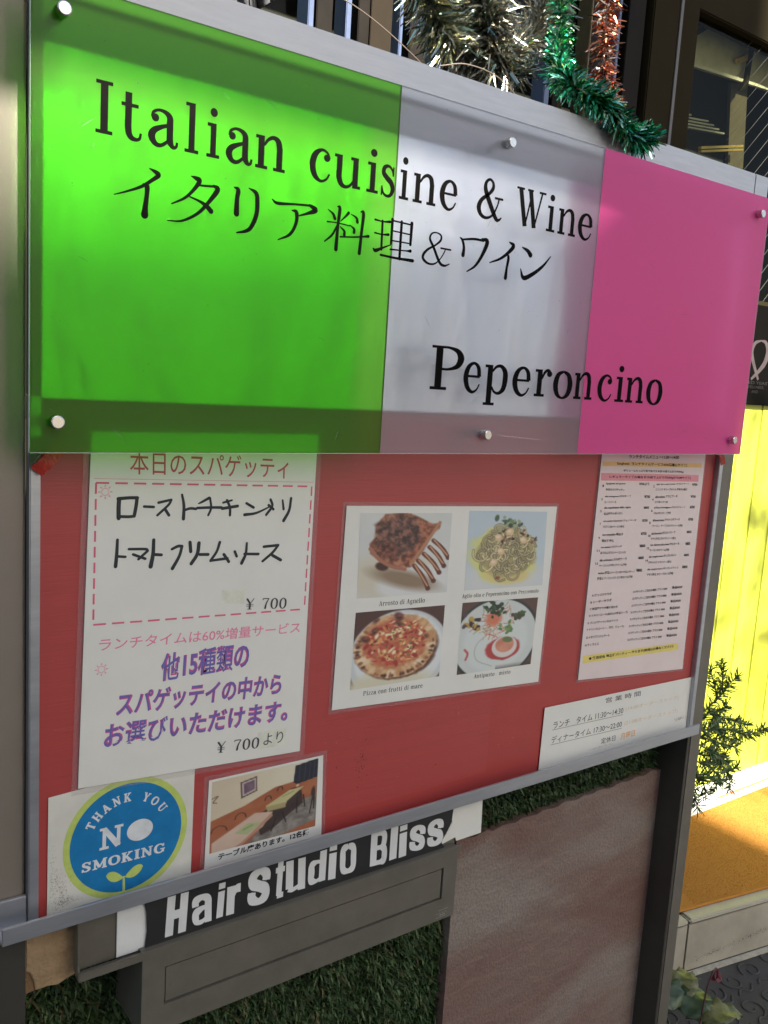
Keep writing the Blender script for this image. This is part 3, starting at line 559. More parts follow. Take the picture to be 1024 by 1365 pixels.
# ---- painted photo prints ----
class Paint:
    def __init__(s, w=112, h=100, bg=(200,200,195)):
        s.w, s.h = w, h; s.a = np.ones((h, w, 3))*np.array(bg)/255.; yy, xx = np.mgrid[0:h, 0:w]; s.x = (xx+.5)/w; s.y = (yy+.5)/h; s.as_ = w/h
    def noise(s, f, seed=0, oct=3):
        r = np.random.RandomState(seed); out = np.zeros((s.h, s.w)); amp = 1; tot = 0
        for o in range(oct):
            n = int(f*2**o)+2; g = r.rand(n+1, n+1); u = s.x*(n-1); v = s.y*(n-1); i = u.astype(int); j = v.astype(int); fu = u-i; fv = v-j
            fu = fu*fu*(3-2*fu); fv = fv*fv*(3-2*fv)
            out += amp*((g[j,i]*(1-fu)+g[j,i+1]*fu)*(1-fv)+(g[j+1,i]*(1-fu)+g[j+1,i+1]*fu)*fv); tot += amp; amp *= .6
        return out/tot
    def put(s, m, c, c2=None, n=None):
        c = np.array(c)/255.
        if c2 is not None: c = c*(1-n[...,None])+np.array(c2)/255.*n[...,None]
        m = np.clip(m, 0, 1)[...,None]; s.a = s.a*(1-m)+c*m
    def ell(s, cx, cy, rx, ry, rot, c, soft=.012, wob=0, seed=0, c2=None, n=None):
        dx = s.x-cx; dy = (s.y-cy); u = dx*math.cos(rot)+dy*math.sin(rot); v = -dx*math.sin(rot)+dy*math.cos(rot)
        d = np.sqrt((u/rx)**2+(v/ry)**2)
        if wob: d = d*(1+wob*(s.noise(7, seed)-.5))
        m = (1-d)*min(rx, ry)/soft+.5; s.put(m, c, c2, n); return np.clip(m, 0, 1)
    def line(s, pts, w, c, soft=.008, c2=None, n=None):
        P = cr(pts, 6) if len(pts) > 2 else pts; d = np.full((s.h, s.w), 9.)
        for a, b in zip(P[:-1], P[1:]):
            ex, ey = b[0]-a[0], b[1]-a[1]; l = ex*ex+ey*ey+1e-9; t = np.clip(((s.x-a[0])*ex+(s.y-a[1])*ey)/l, 0, 1)
            d = np.minimum(d, np.hypot(s.x-a[0]-ex*t, s.y-a[1]-ey*t))
        s.put((w/2-d)/soft+.5, c, c2, n)
    def poly(s, pts, c, c2=None, n=None, soft=.008):
        ins = np.zeros((s.h, s.w), bool); d = np.full((s.h, s.w), 9.); k = len(pts)
        for i in range(k):
            a, b = pts[i], pts[(i+1) % k]; cond = ((a[1] > s.y) != (b[1] > s.y)); xi = (b[0]-a[0])*(s.y-a[1])/((b[1]-a[1]) or 1e-9)+a[0]; ins ^= cond & (s.x < xi)
            ex, ey = b[0]-a[0], b[1]-a[1]; l = ex*ex+ey*ey+1e-9; t = np.clip(((s.x-a[0])*ex+(s.y-a[1])*ey)/l, 0, 1); d = np.minimum(d, np.hypot(s.x-a[0]-ex*t, s.y-a[1]-ey*t))
        s.put(np.where(ins, d, -d)/soft+.5, c, c2, n)
    def build(s, name, TL, TR, BR, BL, y, par, lab=None):
        a = np.clip(s.a, 0, 1); lin = np.where(a <= .04045, a/12.92, ((a+.055)/1.055)**2.4); lin = (lin*.88+lin.mean(2, keepdims=True)*.12)*.84+.010
        H, W = s.h, s.w; v = []
        for j in range(H):
            t = j/(H-1)
            for i in range(W):
                u = i/(W-1); x = (TL[0]+(TR[0]-TL[0])*u)*(1-t)+(BL[0]+(BR[0]-BL[0])*u)*t; z = (TL[1]+(TR[1]-TL[1])*u)*(1-t)+(BL[1]+(BR[1]-BL[1])*u)*t; v.append((x, y, z))
        f = [(j*W+i, (j+1)*W+i, (j+1)*W+i+1, j*W+i+1) for j in range(H-1) for i in range(W-1)]
        me = bpy.data.meshes.new(name); me.from_pydata(v, [], f); at = me.color_attributes.new('Col', 'FLOAT_COLOR', 'POINT')
        at.data.foreach_set('color', np.concatenate([lin.reshape(-1,3), np.ones((H*W,1))], 1).ravel())
        o = P_(linkmesh(name, me, None, mat('photo_print', (1,1,1), .35, attr=True)), par)
        if lab: o['label'] = lab
        return o
R = random.Random(5)
def lamb():
    p = Paint(bg=(205,208,200)); n = p.noise(3,1); p.put(n, (222,222,214)); p.ell(.35,.75,.5,.28,0,(214,205,180),.15)
    p.ell(.62,.84,.42,.20,-.1,(222,222,216),.05); p.ell(.5,.8,.36,.1,.3,(150,125,95),.08)
    nn = p.noise(22,3,3); nf = np.clip((nn-.3)*2.5,0,1)
    p.ell(.25,.63,.07,.05,.3,(70,28,18),.02)
    p.poly([(.16,.15),(.26,.02),(.50,.00),(.62,.05),(.78,.14),(.88,.12),(.86,.20),(.78,.26),(.70,.45),(.56,.66),(.42,.66),(.24,.58),(.12,.48),(.11,.36),(.17,.28)], (112,52,32), (196,128,86), nf, .02)
    p.poly([(.62,.10),(.84,.15),(.72,.40),(.55,.62),(.48,.62),(.58,.40)], (120,58,36), (190,112,72), nf, .03)
    p.ell(.40,.27,.24,.25,.3,(58,34,28),.06,.3,4,(150,96,76),nf)
    p.ell(.30,.45,.12,.10,.6,(66,30,22),.06,.3,6,(150,80,56),nf)
    for (a,b) in (((.60,.64),(.77,.93)),((.64,.58),(.83,.84)),((.70,.50),(.89,.74)),((.76,.42),(.94,.66)),((.80,.34),(.985,.56))):
        p.line([a,((a[0]+b[0])/2+.015,(a[1]+b[1])/2-.01),b],.050,(112,52,32)); p.line([(a[0]+.01,a[1]-.005),(b[0]+.005,b[1]-.01)],.018,(205,148,104)); p.ell(b[0],b[1],.028,.028,0,(96,44,30))
    p.line([(.86,.12),(.76,.30),(.66,.46),(.56,.62)],.035,(190,128,84)); p.line([(.12,.42),(.22,.55),(.36,.64),(.5,.68)],.04,(176,108,76))
    return p
def pasta():
    p = Paint(bg=(186,204,212)); n = p.noise(3,2); p.put(n*.6,(206,216,216)); p.ell(.5,.9,.6,.25,0,(214,216,210),.2)
    p.ell(.47,.58,.42,.36,.2,(222,220,120),.07,.35,8); p.ell(.52,.82,.28,.12,.1,(226,204,120),.05)
    p.ell(.5,.52,.37,.33,.1,(176,160,100),.05,.3,9)
    for i in range(150):
        a = R.uniform(0,6.28); r = R.uniform(0,.30)**.9; cx, cy = .5+r*math.cos(a)*1.0, .52+r*math.sin(a)*.95; rr = R.uniform(.03,.10); a0 = R.uniform(0,6.28); sp = R.uniform(1.2,3.6)
        pts = [(cx+rr*math.cos(a0+sp*t/4), cy+rr*1.1*math.sin(a0+sp*t/4)) for t in range(5)]; k = R.uniform(.72,1.08)
        p.line(pts,.030,(120*k,104*k,60*k),.01); p.line(pts,.019,(222*k,208*k,152*k),.008)
    for i in range(26):
        p.ell(.5+R.gauss(0,.09),.16+R.gauss(0,.06),R.uniform(.02,.045),R.uniform(.015,.03),R.uniform(0,3),R.choice([(70,100,66),(110,140,96),(46,70,48),(160,170,130)]),.01)
    for i in range(16): p.ell(.58+R.gauss(0,.14),.33+R.gauss(0,.07),R.uniform(.012,.03),R.uniform(.012,.02),R.uniform(0,3),R.choice([(88,34,36),(60,26,26),(128,66,50)]),.01)
    for x,y in ((.38,.34),(.70,.38),(.42,.52),(.52,.27),(.34,.66)): p.ell(x,y,.05,.042,R.uniform(0,3),(228,192,140),.015); p.ell(x-.01,y-.01,.03,.02,0,(240,216,176),.015)
    p.ell(.40,.86,.03,.02,0,(150,74,44),.01); return p
def pizza():
    p = Paint(bg=(84,50,42)); p.ell(.52,.62,.56,.60,0,(206,212,210),.02); p.ell(.52,.60,.50,.54,0,(226,230,224),.04); p.ell(.4,1.0,.5,.18,0,(222,214,180),.1)
    p.ell(.49,.53,.465,.41,.15,(96,58,40),.03,.1,3); n = p.noise(12,5,3); nf = np.clip((n-.35)*3,0,1)
    p.ell(.47,.49,.455,.425,.15,(198,128,72),.02,.12,3,(240,208,158),nf)
    for i in range(34):
        a = 6.283*i/34+R.uniform(-.08,.08); x, y = .47+.405*math.cos(a), .49+.365*math.sin(a); p.ell(x,y,R.uniform(.035,.065),R.uniform(.03,.05),a,R.choice([(236,200,148),(226,180,120),(244,214,168),(206,148,92)]),.04)
    p.ell(.46,.44,.35,.30,.15,(178,62,38),.05,.25,7,(226,150,84),p.noise(16,6,3))
    for i in range(190):
        a = R.uniform(0,6.28); r = .34*R.random()**.5; x, y = .46+r*math.cos(a), .44+r*math.sin(a)*.86
        p.ell(x,y,R.uniform(.012,.045),R.uniform(.008,.026),R.uniform(0,3),R.choice([(246,216,146),(240,196,110),(196,52,34),(168,40,28),(234,160,84),(250,230,180),(222,110,60),(204,70,48)]),.014)
    for i in range(60):
        a = R.uniform(0,6.28); r = .30*R.random()**.5; p.ell(.45+r*math.cos(a),.44+r*math.sin(a)*.86,R.uniform(.006,.018),R.uniform(.005,.012),R.uniform(0,3),R.choice([(84,98,44),(60,70,34),(104,118,56),(70,36,26)]),.008)
    for x,y,r in ((.12,.36,.055),(.22,.27,.05),(.47,.10,.06),(.47,.19,.035),(.23,.13,.035),(.80,.40,.03)): p.ell(x,y,r,r*.7,R.uniform(0,3),(78,34,32),.04,.4,4); p.ell(x+.01,y-.01,r*.5,r*.3,0,(150,76,56),.02)
    for i in range(46):
        a = R.uniform(-.2,3.8); x, y = .47+.42*math.cos(a), .50+.385*math.sin(a); p.ell(x,y,R.uniform(.008,.032),R.uniform(.006,.02),a,R.choice([(110,58,36),(84,46,34),(160,96,58)]),.02)
    return p
def antipasto():
    p = Paint(bg=(96,64,52)); p.ell(.48,.56,.58,.60,.1,(42,52,48),.015); p.ell(.48,.56,.545,.565,.1,(208,214,206),.015); p.ell(.48,.58,.42,.44,.1,(216,222,214),.06); p.put((p.y-.93)*8*(p.x>.5),(50,42,34))
    p.line([(.38,.45),(.22,.62),(.24,.82),(.45,.94)],.012,(176,186,176)); p.line([(.08,.66),(.12,.72),(.10,.80)],.03,(200,90,84))
    for i in range(90):
        cx, cy = R.gauss(.42,.09), R.gauss(.32,.10); a = R.uniform(0,6.28); l = R.uniform(.05,.13)
        p.line([(cx,cy),(cx+l*math.cos(a)*.6+.01,cy+l*.5*math.sin(a)),(cx+l*math.cos(a),cy+l*math.sin(a))],.011,R.choice([(222,124,86),(232,158,116),(206,180,150),(236,206,176),(210,104,70),(170,160,110)]),.008)
    p.ell(.42,.26,.10,.09,0,(222,120,76),.06)
    for i in range(30): p.ell(R.gauss(.42,.07),R.gauss(.12,.05),R.uniform(.02,.045),R.uniform(.012,.03),R.uniform(0,3),R.choice([(44,74,42),(70,108,60),(30,52,32)]),.01)
    for i in range(12): p.ell(R.gauss(.60,.04),R.gauss(.40,.05),.03,.02,R.uniform(0,3),R.choice([(96,134,70),(128,160,88)]),.01)
    for i in range(22): p.ell(R.gauss(.16,.05),R.gauss(.30,.05),R.uniform(.02,.045),R.uniform(.015,.03),R.uniform(0,3),R.choice([(52,34,50),(84,60,76),(196,160,56),(44,30,34)]),.012)
    for i in range(18): p.ell(R.gauss(.76,.05),R.gauss(.24,.04),R.uniform(.02,.04),R.uniform(.015,.03),R.uniform(0,3),R.choice([(72,96,48),(96,60,50),(58,74,38)]),.012)
    p.ell(.58,.70,.23,.165,-.1,(190,52,48),.02,.2,3); p.ell(.60,.68,.17,.155,.1,(226,216,206),.015); p.ell(.60,.65,.125,.11,.1,(206,112,84),.015,0,0,(232,160,120),p.noise(12,8)); p.ell(.63,.58,.07,.04,.2,(104,124,66),.015)
    return p
def dining():
    p = Paint(132,84,bg=(226,214,178)); n = p.noise(4,3); p.put(n*.5,(206,186,150)); p.put(np.clip(.35-p.x*.5,0,1)*(1-p.y),(190,160,130)); p.put(np.clip((p.x-.3)*.9,0,.6)*np.clip(1-p.y*1.5,0,1),(236,230,206))
    p.poly([(.0,.55),(.30,.44),(.58,.28),(.78,.26),(.99,.22),(1.02,1.1),(-.02,1.1)],(188,112,62),(164,84,44),p.noise(6,4),.01)
    p.poly([(.60,.62),(.98,.52),(1.02,.88),(.55,1.02),(.30,1.05)],(96,86,76),(170,164,150),p.noise(18,6),.02)
    p.poly([(.77,.04),(.995,.0),(.995,.27),(.79,.31),(.755,.27)],(30,32,44),(52,54,66),p.noise(14,7,2),.006)
    for x in (.82,.87,.92,.96): p.line([(x,.04),(x-.01,.27)],.008,(70,72,84))
    p.poly([(.255,.10),(.405,.06),(.412,.27),(.268,.33)],(92,66,58)); p.poly([(.270,.115),(.396,.083),(.400,.255),(.280,.305)],(206,186,176)); p.poly([(.286,.13),(.385,.105),(.388,.235),(.293,.28)],(150,110,120),(84,70,90),p.noise(16,9,2))
    p.line([(.01,.24),(.06,.22),(.02,.29),(.05,.31)],.012,(120,78,60))
    for cx,cy,rx,ry in ((.08,.72,.07,.08),(.27,.60,.05,.07),(.52,.44,.03,.06),(.63,.34,.025,.05)):
        pts = [(cx+rx*math.cos(a),cy-ry*math.sin(a)) for a in (0,.6,1.2,1.9,2.5,3.14)]; p.line(pts,.010,(56,34,28),.006)
    p.poly([(.40,.62),(.62,.52),(.78,.42),(.84,.40),(.86,.60),(.74,.70),(.56,.88),(.46,.92)],(52,40,36),(84,64,54),p.noise(12,2))
    p.poly([(.02,.86),(.40,.58),(.57,.62),(.48,.80),(.16,1.05),(.02,1.05)],(206,172,144),(220,194,168),p.noise(5,3)); p.poly([(.56,.63),(.57,.68),(.30,.98),(.24,1.02),(.26,.98)],(190,140,110))
    p.poly([(.22,.80),(.34,.70),(.47,.73),(.34,.86)],(176,184,126)); p.line([(.30,.78),(.38,.74)],.02,(140,160,84))
    p.poly([(.50,.52),(.72,.37),(.86,.36),(.70,.52),(.68,.60),(.52,.60)],(196,184,120),(214,204,146),p.noise(6,5)); p.poly([(.50,.53),(.69,.53),(.69,.60),(.52,.60)],(176,160,100)); p.line([(.66,.44),(.76,.40)],.018,(150,170,90))
    p.ell(.80,.34,.015,.03,0,(232,206,170)); p.line([(.74,.36),(.82,.35)],.02,(120,60,40))
    for a,b in (((.60,.72),(.56,.90)),((.66,.66),(.70,.82)),((.80,.50),(.80,.72)),((.86,.48),(.88,.66)),((.96,.52),(.93,.78)),((.97,.45),(.97,.72))): p.line([a,b],.012,(34,26,26))
    p.ell(.955,.47,.018,.07,.1,(70,52,46)); p.put((p.x>.985)*.3,(90,90,90)); return p
ps = sheet('food_photo_sheet', 'white landscape sheet of four captioned food photos in the middle of the red board', 'photo sheet', (.2976,1.2770), (.5943,1.2662), (.5892,1.0531), (.2932,1.0691), -.0020, PAPER, .004)
lamb().build('lamb_photo', (.3142,1.2693), (.4333,1.2649), (.4335,1.1782), (.3160,1.1823), -.00215, ps, 'photo of roast lamb ribs')
pasta().build('spaghetti_photo', (.4577,1.2665), (.5785,1.2607), (.5811,1.1731), (.4591,1.1777), -.00215, ps, 'photo of a mound of spaghetti')
pizza().build('pizza_photo', (.3155,1.1678), (.4325,1.1639), (.4315,1.0839), (.3138,1.0868), -.00215, ps, 'photo of a round pizza on a plate')
antipasto().build('antipasto_photo', (.4577,1.1638), (.5758,1.1588), (.5731,1.0776), (.4571,1.0814), -.00215, ps, 'photo of starters on a white plate')
k = Ink(-.00205)
serif(k, 'Arrosto di Agnello', (343.8,1171.9), (403.8,1169.9), 5.0); serif(k, 'Aglio olio e Peperoncino con Prezzemolo', (456.2,1169.3), (575.6,1164.8), 4.3)
serif(k, 'Pizza con frutti di mare', (330.5,1078.3), (408.9,1074.6), 4.8); serif(k, 'Antipasto   misto', (483.1,1073.5), (540.5,1070.8), 4.6)
P_(k.build('captions', INK, None), ps)
# lunch menu
mn = sheet('lunch_menu_sheet', 'narrow pinkish lunch menu with rows of small print at the right of the red board', 'menu', (.6650,1.345), (.8745,1.345), (.8780,1.0269), (.6609,1.0439), -.0022, PAPER_P, .003)
bars = {'yel1':(.70,.47,.16),'yel2':(.68,.55,.14),'pinkbar':(.66,.25,.28)}
for t in TX_MENU:
    if t[0] in bars:
        bl, br, tl = [Vector(q)/1000 for q in t[1:]]; tr = br+tl-bl; kk = Ink(-.00225); kk.poly([tuple(bl), tuple(br), tuple(tr), tuple(tl)])
        P_(kk.build('highlight_bar', mat('ink_'+t[0], bars[t[0]], .5, 0, .08, 60), None), mn)
k = Ink(-.0024, 1e-6)
for t in TX_MENU+TX_NUMS:
    if t[0] not in bars: k.text(t[0], *t[1:], off=.022)
P_(k.build('printed_text', INK, None), mn)
# opening hours
oh = sheet('opening_hours_sheet', 'white landscape sheet with opening hours in black and orange at lower right of red board', 'notice', (.6053,1.0172), (.9035,1.0110), (.9102,.9310), (.6038,.9335), -.0020, PAPER, .0)
k = Ink(-.0021)
for t in TX_HOURS[:3]+TX_HOURS[5:6]: k.text(t[0], *t[1:], off=.004)
k.stroke([(.6222,.9856,.0005), (.7572,.9815,.0005)]); k.stroke([(.6213,.9663,.0005), (.7572,.9624,.0005)])
P_(k.build('printed_text', GR, None), oh)
k = Ink(-.0021)
for t in TX_HOURS[3:5]: k.text(t[0], *t[1:], off=.0)
P_(k.build('faded_orange_text', inkm('faded_orange', (.66,.50,.32)), None), oh)
k = Ink(-.0021)
for t in TX_HOURS[6:7]: k.text(t[0], *t[1:], off=.008)
P_(k.build('orange_text', inkm('orange', (.70,.32,.08)), None), oh)
RUST = inkm('rust', (.16,.10,.06))
def smudge(x, z, rx, rz, n, y, par, seed=1):
    r = random.Random(seed); k = Ink(y, 1e-6)
    for i in range(n*3): k.disc(x+r.gauss(0,rx), z+r.gauss(0,rz), r.uniform(.0001,.0007), r.uniform(.0001,.0005), n=7, rot=r.uniform(0,3))
    P_(k.build('stain', film('stain_film%d' % seed, .24, .5, (.17,.085,.03)), None), par)
smudge(.884,.953,.007,.0016,90,-.0022,oh,2); smudge(.715,.9445,.012,.0006,40,-.0022,oh,3)
# no smoking
ns = sheet('no_smoking_sticker', 'square white sticker with blue and yellow-green round no smoking emblem at lower left', 'sticker', (.0168,1.0415), (.1469,1.0490), (.1460,.9300), (.0162,.9290), -.0014, PAPER_O, .0)
k = Ink(-.00150); k.disc(.0848, .9885, .0560, n=64); P_(k.build('green_ring', inkm('lime', (.46,.55,.13)), None), ns)
k = Ink(-.00165); k.disc(.0848, .9885, .0503, n=64); P_(k.build('blue_disc', inkm('cyan_blue', (.012,.17,.38)), None), ns)
k = Ink(-.00172); k.stroke([(.0822,.9365,.0026),(.0822,.944,.0022),(.0820,.9525,.0018)])
for s_, x1, x2 in ((-1,.0662,.0815),(1,.0995,.0830)):
    pts = []
    for i in range(15): 
        t = i/14; x = x1+(x2-x1)*t; h = .0052*math.sin(math.pi*min(1,t**.8*1.0))**.8; pts.append((x, (.9572-.0058*t)+h*.9, h))
    up = [(x, z) for x, z, h in pts]; dn = [(x, z-1.9*h) for x, z, h in reversed(pts)]; k.poly(up+dn)
P_(k.build('leaf_emblem', MATS['ink_lime'], None), ns)
SB = { # bold slab capitals, strokes in a 100 high box
'T':(84,[_s((42,4,24),(42,96,24)),_b(24,60,6,12),_b(4,80,91,16),_s((7,70,10),(7,96,10)),_s((77,70,10),(77,96,10))]),
'H':(96,[_v(22,0,100,22),_v(74,0,100,22),_b(22,74,50,13),_b(4,40,6,12),_b(56,92,6,12),_b(4,40,94,12),_b(56,92,94,12)]),
'A':(100,[_s((20,4,14),(48,97,16)),_s((46,97,24),(78,4,25)),_b(26,66,34,12),_b(2,36,6,12),_b(58,98,6,12)]),
'N':(100,[_v(22,0,97,14),_v(78,4,100,14),_s((20,97,20),(78,5,24)),_b(4,40,6,12),_b(4,30,94,12),_b(62,96,94,12)]),
'K':(96,[_v(24,0,100,23),_s((32,46,12),(72,92,12)),_s((40,56,20),(74,6,24)),_b(4,44,6,12),_b(4,44,94,12),_b(54,90,6,12),_b(52,88,94,12)]),
'Y':(92,[_v(46,0,46,23),_s((20,94,24),(46,44,22)),_s((74,94,13),(46,44,14)),_b(28,64,6,12),_b(2,38,94,12),_b(58,90,94,12)]),
'O':(96,[_s((48,94,14),(22,80,20),(14,50,25),(22,20,20),(48,6,14),(74,20,20),(82,50,25),(74,80,20),(48,94,14))]),
'U':(96,[_s((22,96,23),(22,40,23),(30,14,18),(50,7,14),(68,16,12),(74,40,12),(74,96,12)),_b(4,42,94,12),_b(58,92,94,12)]),
'S':(78,[_s((64,66,12),(56,86,14),(36,94,13),(18,82,18),(22,62,22),(44,48,24),(60,32,23),(56,14,18),(36,6,13),(20,12,12),(12,32,12)),_v(66,66,98,9),_v(11,2,32,9)]),
'M':(116,[_v(22,0,97,14),_v(92,0,97,23),_s((22,97,22),(56,16,22)),_s((56,16,14),(92,97,14)),_b(4,40,6,12),_b(74,112,6,12),_b(4,30,94,12),_b(86,112,94,12)]),
'I':(50,[_v(25,0,100,24),_b(4,46,6,12),_b(4,46,94,12)]),
'G':(96,[_s((78,68,12),(66,88,13),(46,94,13),(22,80,20),(14,50,25),(22,20,20),(46,6,14),(66,12,14),(76,30,16)),_v(76,8,42,18),_b(54,92,42,11),_v(80,68,98,9)])}
def slab(ink, c, o, ux, uz, w, h):
    gw, st = SB[c]; kx = w/gw; kz = h/100
    tf = lambda a, b: (o[0]+ux*a*kx-uz*b*kz, o[1]+uz*a*kx+ux*b*kz)
    for kd, p in st: ink.stroke(p, tf=tf, n=5)
k = Ink(-.00175, 1e-6)
for ch, a in zip('THANK YOU', (150,136,121.5,106,91,78,64,49,33)):
    if ch == ' ': continue
    r = .0335; an = math.radians(a-90); ux, uz = math.cos(an), math.sin(an); w_ = .0072*SB[ch][0]/96
    cx, cz = .0848+r*math.cos(math.radians(a)), .9885+r*math.sin(math.radians(a)); slab(k, ch, (cx-ux*w_/2, cz-uz*w_/2), ux, uz, w_, .0082)
slab(k, 'N', (.0590,.9828), 1, -.01, .0225, .0200); k.disc(.0960,.9927,.0119,.0100,n=36)
x = .0441
for ch in 'SMOKING':
    w_ = .0765*SB[ch][0]/sum(SB[c][0]+3 for c in 'SMOKING'); slab(k, ch, (x, .9662-(x-.044)*.015), 1, -.015, w_, .0092); x += w_+.0765*3/sum(SB[c][0]+3 for c in 'SMOKING')
P_(k.build('white_lettering', inkm('white', (.62,.64,.62)), None), ns)
smudge(.026,.955,.004,.010,120,-.0018,ns,4); smudge(.030,.944,.006,.002,60,-.0018,ns,5); smudge(.020,.975,.001,.012,30,-.0018,ns,6)
# dining room photo
tp = sheet('dining_room_photo', 'small white bordered photo of laid restaurant tables beside the no smoking sticker', 'photo', (.1615,1.0237), (.2862,1.0227), (.2892,.9295), (.1594,.9295), -.0015, PAPER, .0045)
dining().build('photo_print', (.1645,1.0217), (.2807,1.0208), (.2809,.9478), (.1642,.9503), -.0016, tp)
k = Ink(-.0017); k.text('テーブル席あります。12名様', (173.2,940.9), (273.9,940.2), (173.4,947.9), off=.03); P_(k.build('caption', INK, None), tp)

# ================= BELOW THE BOARD =================
# name plate tray
npz = thing('name_plate', 'dark tray with black plate reading Hair Studio Bliss in bold white letters', 'name plate', (.25, 0, .88))
bx('tray_back', BROWN, npz, .038, .468, -.0085, -.004, .880, .9340, .0005)
bx('tray_lip', BROWN, npz, .0375, .4685, -.0205, -.0175, .8765, .8845, .0008)
bx('tray_floor', BROWN, npz, .0378, .4682, -.0174, -.0087, .8765, .8795, .0004)
bx('tray_end', BROWN, npz, .0375, .0395, -.0172, -.0088, .8800, .9330, .0004)
bx('white_plate', mat('plate_white', (.68,.68,.64), .4, 0, .06, 30), npz, .0735, .1080, -.0105, -.0092, .8815, .9335, .0003)
m = MB(); m.prism([(.0985,.8812),(.4500,.8812),(.4440,.8905),(.4475,.8990),(.4570,.9120),(.4590,.9335),(.0960,.9335),(.0995,.9180),(.1005,.8990)], -.0130, -.0112)
P_(m.build('black_plate', mat('plate_black', (.022,.021,.020), .3, 0, .2, 20, coat=.3), None, bev=.0003), npz)
m = MB(); m.prism([(.4420,.8860),(.4660,.8900),(.4680,.8850),(.5060,.8850),(.5040,.9360),(.4480,.9360),(.4600,.9110),(.4520,.8980)], -.0108, -.0100)
P_(m.build('paper_tab', PAPER, None), npz)
HV = {
'H':[('p',0,38,0,100),('p',62,100,0,100),('p',30,70,40,62)],
'a':[_s((17,62,34),(18,80,32),(50,90,20),(80,80,32),(82,58,36),(82,2,36)),_s((76,54,14),(52,53,18),(20,40,32),(18,22,34),(26,9,18),(50,8,16),(68,16,12))],
'i':[('p',8,90,0,76),('p',10,90,83,100)],
'r':[('p',0,58,0,97),_s((48,64,20),(66,84,28),(99,86,30))],
'S':[_s((82,62,36),(82,78,34),(52,91,19),(20,78,34),(20,62,34),(52,50,30),(80,38,34),(80,20,34),(50,9,19),(18,22,34),(18,38,36))],
't':[('p',22,74,8,100),('p',4,92,71,86),('p',32,92,0,15)],
'u':[('p',0,38,12,100),('p',62,100,0,100),_s((16,16,32),(34,7,15),(70,14,14))],
'd':[('p',62,100,0,100),_s((66,66,12),(44,68,14),(19,60,30),(18,36,36),(19,14,30),(44,6,14),(66,10,12))],
'o':[_s((50,92,17),(20,82,30),(17,50,34),(20,18,30),(50,8,17),(80,18,30),(83,50,34),(80,82,30),(50,92,17))],
'B':[('p',0,38,0,100),('p',20,66,86,100),('p',20,66,44,58),('p',20,66,0,14),_s((60,93,14),(78,86,26),(80,72,30),(74,56,26),(60,51,14)),_s((60,51,14),(80,44,28),(84,27,32),(80,12,28),(60,7,14))],
'l':[('p',8,88,0,100)]}
HV['s'] = HV['S']
k = Ink(-.0131, 2e-6)
for t in TX_HAIR:
    bl, br, tl = t[1:]
    tf = lambda a, b: (a := 4+a*.88, (bl[0]+(br[0]-bl[0])*a/100+(tl[0]-bl[0])*b/100)*.001, (bl[1]+(br[1]-bl[1])*a/100+(tl[1]-bl[1])*b/100)*.001)[1:]
    for g in HV[t[0]]:
        if g[0] == 'p': k.poly([(g[1],g[3]),(g[2],g[3]),(g[2],g[4]),(g[1],g[4])], tf=tf)
        else:
            k.stroke(g[1], tf=tf, n=8)
            for p in cr(g[1], 3)[3:-3]: k.disc(p[0], p[1], p[2]/2, tf=tf, n=20)
lt = k.build('lettering', mat('foil_white', (.64,.64,.61), .35, 0, .07, 30, stretch=(1,1,.5)), None)
P_(lt, npz)
# mailbox
mb = thing('mailbox', 'dark bronze wall mailbox with recessed flap under the name plate', 'mailbox', (.28, 0, .80))
m = MB()
X0,X1,Z0,Z1 = .0938,.4635,.8000,.8835; g0,g1,h0,h1 = .1150,.4440,.8255,.8638
for a in ((X0,g0,Z0,Z1),(g1,X1,Z0,Z1),(g0,g1,Z0,h0),(g0,g1,h1,Z1)): m.box(a[0],a[1],-.0200,.045,a[2],a[3])
bmx = P_(m.build('body', BROWN, None), mb)
bx('flap', BROWN, mb, g0+.0009, g1-.0009, -.0186, .03, h0+.0011, h1-.0013, .0011)
m = MB(); m.box(X0+.003, X1-.003, -.005, .045, .55, Z0-.0004)
k = Ink(-.0202)
for i in range(4): k.stroke([(.4375+.0042*i,.8085,.0004),(.4398+.0042*i,.8085,.0004)]); 
k.stroke([(.4370,.8040,.0004),(.4520,.8040,.0004)]); k.stroke([(.4400,.8122,.0004),(.4545,.8122,.0004)])
for i in range(3): k.disc(.4435+.003*i,.8062,.0010,.0007,n=8)
P_(k.build('small_mark', mat('mark_grey', (.33,.33,.30), .5), None), mb)
# scrap board
m = MB()
m.prism([(-.0006,.9340),(.0395,.9340),(.0420,.9300),(.0420,.8725),(.0330,.8700),(.0260,.8672),(.0190,.8690),(.0075,.8690),(.0062,.8780),(.0025,.8880),(-.0006,.8890)], -.0005, .014)
sb = m.build('chipboard_scrap', mat('chipboard', (.30,.20,.095), .85, 0, .22, 60, .7, 300, col2=(.36,.24,.13)), None, bev=.0008)
tag(sb, 'torn tan chipboard offcut wedged under the left end of the bottom rail', 'board scrap')
m = MB(); m.prism([(-.0006,.8895),(.0024,.8885),(.0060,.8785),(.0073,.8680),(-.0006,.8670)], .002, .013); lay = m.build('lower_layer', mat('chipboard_dark', (.17,.10,.045), .9, 0, .3, 60, .7, 300), sb)
